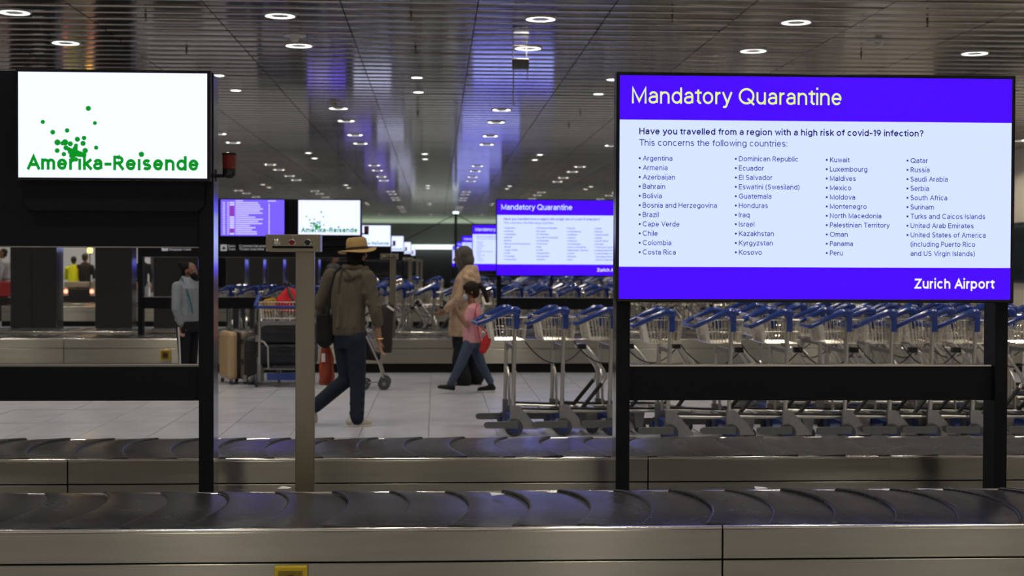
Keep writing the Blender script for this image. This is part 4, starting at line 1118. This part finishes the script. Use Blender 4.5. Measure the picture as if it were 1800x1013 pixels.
# ---- child in pink shirt
def girl():
    Y = 16.4; b = at(820, 692, Y); k = 1 / 152.4
    t = thing('person', 'child in pink shirt and blue jeans striding left with red bag', 'person', (b.x, Y, 0))
    SK = skin_m('skin_warm', (.27, .14, .08)); PK = cloth('pink_shirt', (.58, .27, .31)); JN = cloth('blue_jeans', (.048, .068, .112), .35, 16, .3)
    HAIR = mat('brown_black_hair', (.016, .009, .006), .7, spec=.2, bump=.6, bump_scale=110)
    def q(px, py, y=0.): return V3((px - 820) * k, y, (692 - py) * k)
    body = MB(); hc = q(826, 513); hq, Rm = head(body, hc, V3(-1, -.15, -.22), .88)
    sh, el, wr = q(828, 545, -.12), q(819, 571, -.16), q(803, 546, -.14); sh2, el2, wr2 = q(830, 545, .12), q(815, 568, .15), q(800, 548, .06)
    body.cap(q(832, 542), hc - V3(0, 0, .05), .045, .040)
    body.loft([(q(830, 606), .09, .11, 0), (q(831, 575), .085, .10, 0), (q(832, 545), .08, .115, 0)])
    for a, e, c in ((sh, el, wr), (sh2, el2, wr2)): body.cap(a, e, .036, .030); body.cap(e, c, .029, .021)
    l1 = (q(824, 606, -.06), q(809, 641, -.08), q(792, 675, -.07)); l2 = (q(834, 606, .06), q(846, 642, .06), q(862, 672, .05))
    for a, e, c in (l1, l2): body.cap(a, e, .058, .042); body.cap(e, c, .040, .028)
    hand(body, wr, (-.35, .2, 1), (0, .9, .3), .8, .8); hand(body, wr2, (-.3, -.2, 1), (0, -.9, .3), .8, .8)
    fused(body, 'body', SK, t, .007, 3); face(t, hq, Rm, .88, mouth=False)
    mk = MB(); mk.ell(hq(.075, 0, -.055), (.034, .052, .045), Rm); fused(mk, 'face_mask', cloth('pale_blue_mask', (.45, .52, .6), .1), t, .006, 2)
    hr = MB(); hr.ell(hq(-.022, 0, .035), (.100, .084, .088), Rm, 14, 10); hr.ell(hq(-.05, 0, -.02), (.065, .075, .075), Rm); hr.cap(hq(.05, -.045, .075), hq(.02, -.072, -.03), .026, .02); hr.cap(hq(.05, .045, .075), hq(.02, .072, -.03), .026, .02)
    hr.ell(hq(-.10, 0, .055), (.03, .03, .03)); pt = [q(843, 502), q(849, 508), q(853, 518), q(856, 530)]
    for a, c in zip(pt[:-1], pt[1:]): hr.cap(a, c, .030, .026)
    fused(hr, 'hair', HAIR, t, .008, 2)
    st = MB(); st.loft([(q(830, 603), .108, .135, 0), (q(830, 590), .110, .135, 0), (q(831, 570), .102, .125, 0), (q(832, 552), .098, .135, 0), (q(833, 540), .075, .11, 0), (q(833, 534), .045, .06, 0)], 18)
    st.cap(sh, sh.lerp(el, .62), .058, .054); st.cap(sh2, sh2.lerp(el2, .62), .058, .054)
    fused(st, 'shirt', PK, t, .008, 3)
    je = MB(); je.loft([(q(829, 612), .105, .13, 0), (q(830, 598), .105, .132, 0)])
    for a, e, c in (l1, l2): je.cap(a, e, .075, .058); je.cap(e, c, .056, .044)
    fused(je, 'jeans', JN, t, .008, 3)
    SM = cloth('black_sneaker', (.012, .012, .013)); SO = mat('white_rubber_sole', (.5, .5, .5), .6)
    shoe('shoe', q(799, 689.5, -.07), q(767, 685, -.08), SM, SO, t, .040, .07)
    shoe('shoe', q(872, 690.5, .05), q(838, 691.5, .05), SM, SO, t, .040, .07)
    ph = thing('phone', 'small pale phone held up in both hands of the child', 'phone', (b.x, Y, 0)); p = q(799, 533, -.06)
    MB().box(-.014, -.004, -.038, .038, -.04, .04).build('phone_body', mat('phone_silver', (.5, .5, .62), .3, .5), ph, loc=p, bevel=.003)
    MB().box(-.004, -.0025, -.033, .033, -.034, .034).build('phone_screen', BLACKG, ph, loc=p)
    bg = thing('red_bag', 'small red bag slung behind the child in the pink shirt', 'bag', (b.x, Y, 0))
    mb = MB(); mb.ell(q(853, 603, -.14), (.055, .035, .12), Matrix.Rotation(R(18), 3, 'Y')); mb.cap(q(848, 615, -.14), q(859, 590, -.14), .045, .04)
    fused(mb, 'pouch', cloth('red_bag_cloth', (.42, .03, .03)), bg, .008, 3)
    MB().tube([q(858, 588, -.14), q(850, 580, -.16), q(838, 568, -.17), q(834, 552, -.165), q(836, 540, -.12), q(838, 536, -.05), q(840, 542, .05)], .008, 6).build('strap', cloth('red_bag_cloth', (0, 0, 0)), bg, True)
    MB().tube([q(836, 566, -.15), q(841, 590, -.165), q(846, 608, -.16), q(849, 615, -.15)], .008, 6).build('strap', cloth('red_bag_cloth', (0, 0, 0)), bg, True)
girl()

# ---- person in denim jacket and mask
def denim():
    Y = 18.4; b = at(328, 664, Y); k = 1 / 135.9
    t = thing('person', 'person in pale denim jacket and black mask standing beside the left post', 'person', (b.x, Y, 0))
    SK = skin_m('skin_deep', (.20, .10, .06)); DN = cloth('pale_denim', (.22, .245, .28), .3, 20, .4); BK = cloth('black_trousers', (0, 0, 0)); HAIR = mat('dark_hair', (0, 0, 0))
    def q(px, py, y=0.): return V3((px - 328) * k, y, (664 - py) * k)
    body = MB(); hc = q(333, 476); hq, Rm = head(body, hc, V3(1, -.35, -.08), .98)
    sh, el, wr = q(316, 503, -.15), q(315, 540, -.19), q(323, 570, -.16); sh2, el2, wr2 = q(344, 503, .13), q(348, 540, .15), q(346, 570, .1)
    body.cap(q(329, 500), hc - V3(.01, 0, .05), .055, .048)
    body.loft([(q(330, 570), .13, .14, 0), (q(330, 535), .12, .12, 0), (q(330, 505), .12, .16, 0)])
    for a, e, c in ((sh, el, wr), (sh2, el2, wr2)): body.cap(a, e, .045, .036); body.cap(e, c, .034, .025)
    l1 = (q(325, 575, -.08), q(325, 618, -.08), q(325, 655, -.08)); l2 = (q(335, 575, .08), q(336, 618, .08), q(335, 655, .08))
    for a, e, c in (l1, l2): body.cap(a, e, .08, .055); body.cap(e, c, .05, .036)
    hand(body, wr, (.08, 0, -1), (1, .2, 0), .95, .4); hand(body, wr2, (.08, 0, -1), (1, -.2, 0), .95, .4)
    fused(body, 'body', SK, t, .008, 3); face(t, hq, Rm, .98, mouth=False)
    mk = MB(); mk.ell(hq(.072, 0, -.06), (.044, .062, .055), Rm); mk.cap(hq(.05, -.06, -.04), hq(0, -.082, -.005), .008, .006); fused(mk, 'face_mask', cloth('black_mask', (.008, .008, .009), .1), t, .007, 2)
    hr = MB(); hr.ell(hq(-.030, 0, .035), (.095, .084, .085), Rm, 14, 10); hr.ell(hq(-.12, 0, .075), (.045, .05, .045), Rm); hr.ell(hq(-.06, 0, -.03), (.05, .07, .05), Rm)
    fused(hr, 'hair', HAIR, t, .008, 2)
    jk = MB(); jk.loft([(q(329, 563), .158, .17, 0), (q(329, 548), .160, .175, 0), (q(329, 525), .155, .17, 0), (q(329, 505), .148, .18, 0), (q(329, 492), .10, .13, 0), (q(330, 486), .07, .08, 0)], 18)
    for a, e, c in ((sh, el, wr), (sh2, el2, wr2)): jk.cap(a, e, .072, .062); jk.cap(e, e.lerp(c, .8), .060, .048)
    jk.cap(q(324, 488, -.08), q(338, 492, -.06), .03, .022)
    fused(jk, 'denim_jacket', DN, t, .009, 3)
    ln = MB().tube([q(322, 488, -.10), q(331, 505, -.165), q(338, 525, -.185), q(343, 548, -.185)], .011, 6).build('lanyard', cloth('teal_ribbon', (.015, .12, .13), .1), t, True)
    tr = MB(); tr.loft([(q(330, 582), .15, .155, 0), (q(330, 558), .15, .16, 0)])
    for a, e, c in (l1, l2): tr.cap(a, e, .10, .075); tr.cap(e, c, .073, .06)
    fused(tr, 'trousers', BK, t, .010, 3)
    MB().tube([q(318, 572, -.17), q(320, 600, -.175), q(321, 650, -.145)], .010, 6).build('side_stripe', mat('white_stripe', (.6, .6, .6), .7), t, True)
    SM = cloth('black_sneaker', (0, 0, 0)); SO = mat('white_rubber_sole', (0, 0, 0))
    shoe('shoe', q(319, 663.5, -.08), q(352, 663.5, -.12), SM, SO, t); shoe('shoe', q(329, 663.5, .08), q(362, 663.5, .04), SM, SO, t)
denim()

# ---- small far figures
def far_person(px, py_foot_z, Y, h, col, legs, face_dir, label, lean=0.0, seat=None, arm=None, hair=(.015, .012, .01)):
    x = at(px, 463, Y).x; t = thing('person', label, 'person', (x, Y, py_foot_z)); s = h / 1.72
    f = Vector((math.cos(face_dir), math.sin(face_dir), 0)); l = Vector((-f.y, f.x, 0)); up = V3(0, 0, 1)
    def q(a, b, c): return (f * a + l * b + up * c) * s
    hz = .92 if not seat else .45
    hip = lambda b: q(0, b, hz); top = hz + .56
    body = MB(); hc = q(lean + .02, 0, top + .20); hq, Rm = head(body, hc, f, s)
    body.cap(q(lean * .9, 0, top - .02), hc - up * .05, .055 * s, .05 * s)
    ch = q(lean, 0, top - .08); pv = q(0, 0, hz); body.cap(pv, ch, .12 * s, .13 * s)
    J = []
    for k in (-1, 1):
        sh = q(lean, k * .19, top - .06); el = q(lean + .08, k * .24, top - .34); wr = q(lean + (.30 if arm else .14), k * .20, top - (.30 if arm else .58))
        body.cap(sh, el, .045 * s, .036 * s); body.cap(el, wr, .034 * s, .025 * s); hand(body, wr, f * .4 - up * .9, l * -k, .95 * s, .4)
        if seat: kn, an = q(.42, k * .10, hz + .02), q(.46, k * .10, .08)
        else: kn, an = q(.05 * k, k * .09, .50), q(-.08 * k, k * .09, .08)
        body.cap(hip(k * .09), kn, .08 * s, .055 * s); body.cap(kn, an, .05 * s, .036 * s); J.append((k, sh, el, wr, kn, an))
    fused(body, 'body', skin_m('skin_tan', (0, 0, 0)), t, .011, 2); face(t, hq, Rm, s)
    hr = MB(); hr.ell(hq(-.028, 0, .035), (.1 * s, .085 * s, .088 * s), Rm); hr.ell(hq(-.05, 0, -.03), (.06 * s, .075 * s, .07 * s), Rm); fused(hr, 'hair', mat('hair_%s' % label[:18], hair, .6), t, .011, 2)
    tp = MB(); tp.cap(pv, ch, .155 * s, .165 * s)
    for k, sh, el, wr, kn, an in J: tp.cap(ch, sh, .10 * s, .075 * s); tp.cap(sh, el, .066 * s, .056 * s); tp.cap(el, el.lerp(wr, .7), .055 * s, .045 * s)
    fused(tp, 'jacket', cloth('jacket_%s' % label[:24], col), t, .013, 3)
    tr = MB()
    for k, sh, el, wr, kn, an in J: tr.cap(hip(k * .09), kn, .10 * s, .075 * s); tr.cap(kn, an, .072 * s, .06 * s)
    tr.ell(pv, (.15 * s, .15 * s, .12 * s)); fused(tr, 'trousers', cloth('trousers_%s' % label[:24], legs), t, .013, 3)
    for k, sh, el, wr, kn, an in J:
        shoe('shoe', Vector((an.x, an.y, 0.004)) - f * .08 * s, Vector((an.x, an.y, .004)) + f * .18 * s, cloth('black_sneaker', (0, 0, 0)), TOE, t, .042 * s, .06 * s)
    return t
# ================================================================== vehicle with passengers, luggage, pushchair
def tug():
    Y = 39.0; x = at(139, 463, Y).x
    t = thing('electric_cart', 'dark electric cart with two red tail lights behind the left pillars', 'electric cart', (x, Y, 0)); W = .46
    D = mat('cart_dark', (.02, .02, .022), .4); CR_ = mat('cart_beige', (.35, .30, .22), .5)
    MB().prism([(-.0, .22), (2.2, .22), (2.3, .35), (2.2, .62), (1.5, .62), (1.5, .40), (1.0, .40), (.95, .78), (.02, .78)], -W, W).xf(Matrix.Rotation(R(90), 4, 'Z')).build('chassis', D, t, bevel=.03)
    MB().box(-W + .04, W - .04, .3, .9, .78, .86).build('seat_cushion', CR_, t, bevel=.02)
    MB().box(-W + .04, W - .04, .06, .14, .80, .96).build('seat_back', CR_, t, bevel=.02)
    for s in (-1, 1):
        MB().box(s * .36 - .07, s * .36 + .07, -.03, .0, .58, .80).build('lamp_panel', mat('cart_light_grey', (.45, .45, .45), .5), t, bevel=.01)
        MB().lathe((s * .345, -.03, .70), [(.05, 0), (.05, -.015), (.035, -.025)], 14, 'y').build('tail_light', emis('tail_light_red', (1.0, .18, .10), 6.0), t, True)
        for y in (.35, 1.9):
            MB().lathe((s * (W - .02), y, .2), [(.12, -.06), (.2, -.05), (.2, .05), (.12, .06)], 18, 'x').build('wheel', TYRE, t, True)
    MB().tube([(.25, 1.35, .62), (.25, 1.15, 1.05)], .02, 8).build('steering_column', D, t, True)
    MB().tube([(.25 + .16 * math.cos(a), 1.12 + .05 * math.sin(a), 1.07 + .15 * math.sin(a)) for a in [2 * math.pi * i / 16 for i in range(16)]], .014, 6, True).build('steering_wheel', D, t, True)
    bx = at(158, 440, Y)
    MB().tube([(bx.x - x, .0, .7), (bx.x - x, .0, bx.z - .06)], .014, 8).build('beacon_pole', D, t, True)
    MB().lathe((bx.x - x, 0, bx.z), [(.05, -.06), (.06, -.05), (.055, .04), (.03, .07)], 14).build('amber_beacon', emis('amber_beacon_glow', (1.0, .46, .02), 30.0), t, True)['label'] = 'lit amber warning beacon'
    return x
tx = tug()
far_person(128, .42, 39.35, 1.60, (.62, .66, .02), (.02, .02, .025), R(95), 'person in bright yellow safety vest seated on the electric cart', lean=.18, seat=True, arm=True)
far_person(149, .42, 39.45, 1.70, (.03, .03, .032), (.02, .02, .025), R(80), 'person in dark clothes seated on the electric cart beside the yellow vest', lean=.02, seat=True, arm=True)
far_person(6, 0, 36.5, 1.75, (.50, .50, .52), (.03, .03, .04), R(200), 'person in pale top at the far left edge beyond the pillar')
far_person(250, 0, 41, 1.68, (.02, .02, .025), (.25, .27, .30), R(-60), 'distant person in black top between the pillar and the second stand')
far_person(586, 0, 29.0, 1.66, (.05, .05, .055), (.02, .02, .03), R(-20), 'distant person half hidden behind the straw-hatted person')
rc = thing('red_suitcase', 'small red suitcase beside the person at the far left edge', 'suitcase', (at(12, 500, 36.3).x, 36.3, 0))
MB().box(-.16, .16, -.1, .1, .62, 1.0).build('shell', mat('red_shell', (.45, .04, .04), .4), rc, bevel=.03)
MB().box(-.18, .18, -.12, .12, .08, .6).build('base_case', mat('dark_shell', (.02, .02, .022), .4), rc, bevel=.03)
MB().tube([(-.1, 0, 1.0), (-.1, 0, 1.06), (.1, 0, 1.06), (.1, 0, 1.0)], .012, 6).build('handle', GRIP, rc, True)

# tan hard-shell suitcase
def suitcase():
    Y = 17.8; a = at(389, 672, Y); t = thing('suitcase', 'tan hard-shell wheeled suitcase standing left of the loaded trolley', 'suitcase', (at(411, 672, Y).x, Y, 0), R(24))
    w, d, h = .13, .24, .65
    TAN = mat('tan_shell', (.40, .285, .165), .32, noise_amt=.06, noise_scale=10)
    MB().box(-w, -.012, -d, d, .055, h).build('shell_half', TAN, t, bevel=.05)
    MB().box(.012, w, -d, d, .055, h).build('shell_half', mat('taupe_shell', (.16, .13, .10), .35), t, bevel=.05)
    MB().box(-.014, .014, -d + .006, d - .006, .06, h - .006).build('zip_band', GRIP, t, bevel=.02)
    for k in range(5): MB().tube([(-w - .001, -d + .09 + k * .075, .12), (-w - .001, -d + .09 + k * .075, h - .08)], .006, 6).build('shell_rib', TAN, t, True)
    for sx in (-1, 1):
        for sy in (-1, 1): MB().lathe((sx * (w - .04), sy * (d - .05), .028), [(.02, -.018), (.028, -.014), (.028, .014), (.02, .018)], 14, 'x').build('wheel', TYRE, t, True)
    MB().tube([(-.05, -.06, h - .005), (-.05, -.05, h + .022), (-.05, .05, h + .022), (-.05, .06, h - .005)], .010, 8).build('carry_handle', GRIP, t, True)
    for z in (.25, .5): MB().box(.02, .05, -d - .006, -d + .004, z, z + .06).build('latch', TRIM, t)
suitcase()

# loaded trolley seen from its handle side
Yt = 17.15; xt = at(497, 680, Yt).x
LT = trolley((xt, Yt + .1, 0), R(86), 'loaded luggage trolley with dark suitcases beside the steel control post')
DKS = mat('dark_suitcase_fabric', (.022, .024, .028), .55, noise_amt=.2, noise_scale=20); DKN = mat('navy_suitcase', (.010, .012, .022), .5)
def load_case(name, label, loc, size, m, rz=0.0):
    t = thing(name, label, 'suitcase', loc, rz); w, d, h = size
    MB().box(-w, w, -d, d, 0, h).build('case_body', m, t, bevel=.04)
    MB().tube([(-w - .002, -d - .002, h * .5), (w + .002, -d - .002, h * .5)], .006, 6).build('zip', GRIP, t, True)
    MB().tube([(-.07, -d + .004, h * .72), (-.06, -d - .03, h * .72), (.06, -d - .03, h * .72), (.07, -d + .004, h * .72)], .010, 8).build('carry_handle', GRIP, t, True)
    for s in (-1, 1): MB().box(s * w * .9 - .02, s * w * .9 + .02, -d - .008, -d + .02, .02, .10).build('corner_guard', ALUM, t)
load_case('suitcase', 'lower navy suitcase lying on the loaded trolley', (xt, Yt + .52, .24), (.36, .22, .27), DKN)
load_case('suitcase', 'upper dark grey suitcase stacked on the loaded trolley', (xt, Yt + .52, .515), (.38, .22, .26), DKS)
load_case('suitcase', 'dark upright suitcase squeezed between tan suitcase and trolley', (at(437, 640, Yt).x, Yt + .55, .02), (.10, .2, .56), mat('black_case', (.012, .012, .013), .5))
bp = thing('red_backpack', 'red backpack with grey strap lying in the basket of the loaded trolley', 'backpack', (xt, Yt + .1, .0))
mb = MB(); mb.cap((-.0, .0, 1.0), (.16, .0, 1.0), .10, .10); mb.cap((.0, 0, 1.02), (.06, 0, 1.16), .10, .05); mb.cap((.16, 0, 1.0), (.08, 0, 1.15), .09, .05)
fused(mb, 'pack_body', cloth('red_pack_cloth', (.50, .02, .03)), bp, .012, 4)
MB().tube([(.06, -.09, 1.20), (.09, -.12, 1.12), (.13, -.125, 1.05), (.16, -.115, .97)], .020, 8).build('strap', cloth('grey_strap', (.09, .08, .07)), bp, True)
MB().tube([(.03, 0, 1.18), (.045, 0, 1.25), (.075, 0, 1.25), (.09, 0, 1.18)], .012, 8).build('top_loop', GRIP, bp, True)
yb = thing('yellow_pouch', 'small ochre pouch in the trolley basket beside the red backpack', 'pouch', (xt - .17, Yt + .08, .90))
mb = MB(); mb.ell((0, 0, .07), (.09, .07, .09)); mb.cap((-.04, 0, .12), (.05, 0, .14), .04, .04); fused(mb, 'pouch_body', cloth('ochre_cloth', (.30, .17, .03)), yb, .012, 3)
MB().tube([(-.03, 0, .17), (0, 0, .20), (.03, 0, .17)], .008, 6).build('drawstring', GRIP, yb, True)

# pushchair beyond the person in the straw hat
def pushchair():
    Y = 17.0; k = 1 / 147.; b = at(660, 684, Y); t = thing('pushchair', 'dark folding pushchair on small black wheels beyond the straw-hatted person', 'pushchair', (b.x, Y, 0))
    def q(px, py, y=0.): return V3((px - 660) * k, y, (684 - py) * k)
    FR = mat('pushchair_frame', (.42, .39, .35), .4, .7)
    for y in (-.2, .2):
        MB().tube([q(637, 672, y), q(634, 640, y), q(628, 608, y), q(622, 585, y), q(628, 562, y)], .014, 8).build('frame_tube', FR, t, True)
        MB().tube([q(676, 668, y), q(668, 640, y), q(655, 612, y), q(645, 590, y)], .012, 8).build('frame_tube', FR, t, True)
        for px, py, r in ((643, 676, .056), (676, 673, .073)):
            c = q(px, py, y); c.z = r
            w = MB().lathe(c, [(r * .78, -.016), (r, -.012), (r, .012), (r * .78, .016)], 20, 'y').build('wheel', TYRE, t, True)
            MB().lathe(c, [(r * .3, -.02), (r * .3, .02)], 10, 'y').build('hub', ALUM, w)
            mb = MB()
            for a in range(5): mb.tube([c, c + V3(r * .8 * math.cos(a * 1.2566), 0, r * .8 * math.sin(a * 1.2566))], .006, 5)
            mb.build('spokes', GRIP, w)
    MB().tube([q(643, 672, -.2), q(643, 672, .2)], .01, 6).tube([q(676, 668, -.2), q(676, 668, .2)], .01, 6).tube([q(643, 674, 0), q(676, 672, 0)], .009, 6).build('axle', FR, t, True)
    mb = MB(); mb.prism([((640 - 660) * k, (684 - 632) * k), ((668 - 660) * k, (684 - 634) * k), ((668 - 660) * k, (684 - 622) * k), ((652 - 660) * k, (684 - 618) * k), ((640 - 660) * k, (684 - 575) * k), ((632 - 660) * k, (684 - 575) * k)], -.17, .17)
    mb.build('seat', cloth('black_bag_cloth', (0, 0, 0)), t, bevel=.015)
    MB().tube([q(628, 562, -.2), q(640, 552, -.15), q(640, 552, .15), q(628, 562, .2)], .014, 8).build('push_handle', GRIP, t, True)
    MB().tube([q(640, 556), q(662, 545), q(680, 540)], .014, 8).build('hood_bar', GRIP, t, True)
    j = thing('coat', 'dark grey coat draped over the pushchair with a white tag', 'coat', (b.x, Y, 0)); rs = []
    mb = MB()
    for py, x0, x1, dp in ((536, 672, 690, .03), (542, 667, 692, .06), (560, 668, 691, .075), (585, 670, 690, .075), (605, 672, 690, .07), (620, 674, 688, .055)):
        ring = []
        for a in range(18):
            an = 2 * math.pi * a / 18; c = q((x0 + x1) / 2, py, -.1); wob = 1 + .09 * math.sin(5 * an + py * .05)
            ring.append(c + V3((x1 - x0) / 2 * k * math.cos(an) * wob, dp * math.sin(an) * wob, 0))
        rs.append(ring)
    mb.rings(rs); mb.build('coat_body', cloth('dark_grey_coat', (.030, .027, .026)), j, True)
    MB().box(-.05, .05, -.003, .003, -.012, .012).build('tag', PAPER, j, loc=q(687, 542, -.18)).rotation_euler = (0, R(35), 0)
pushchair()
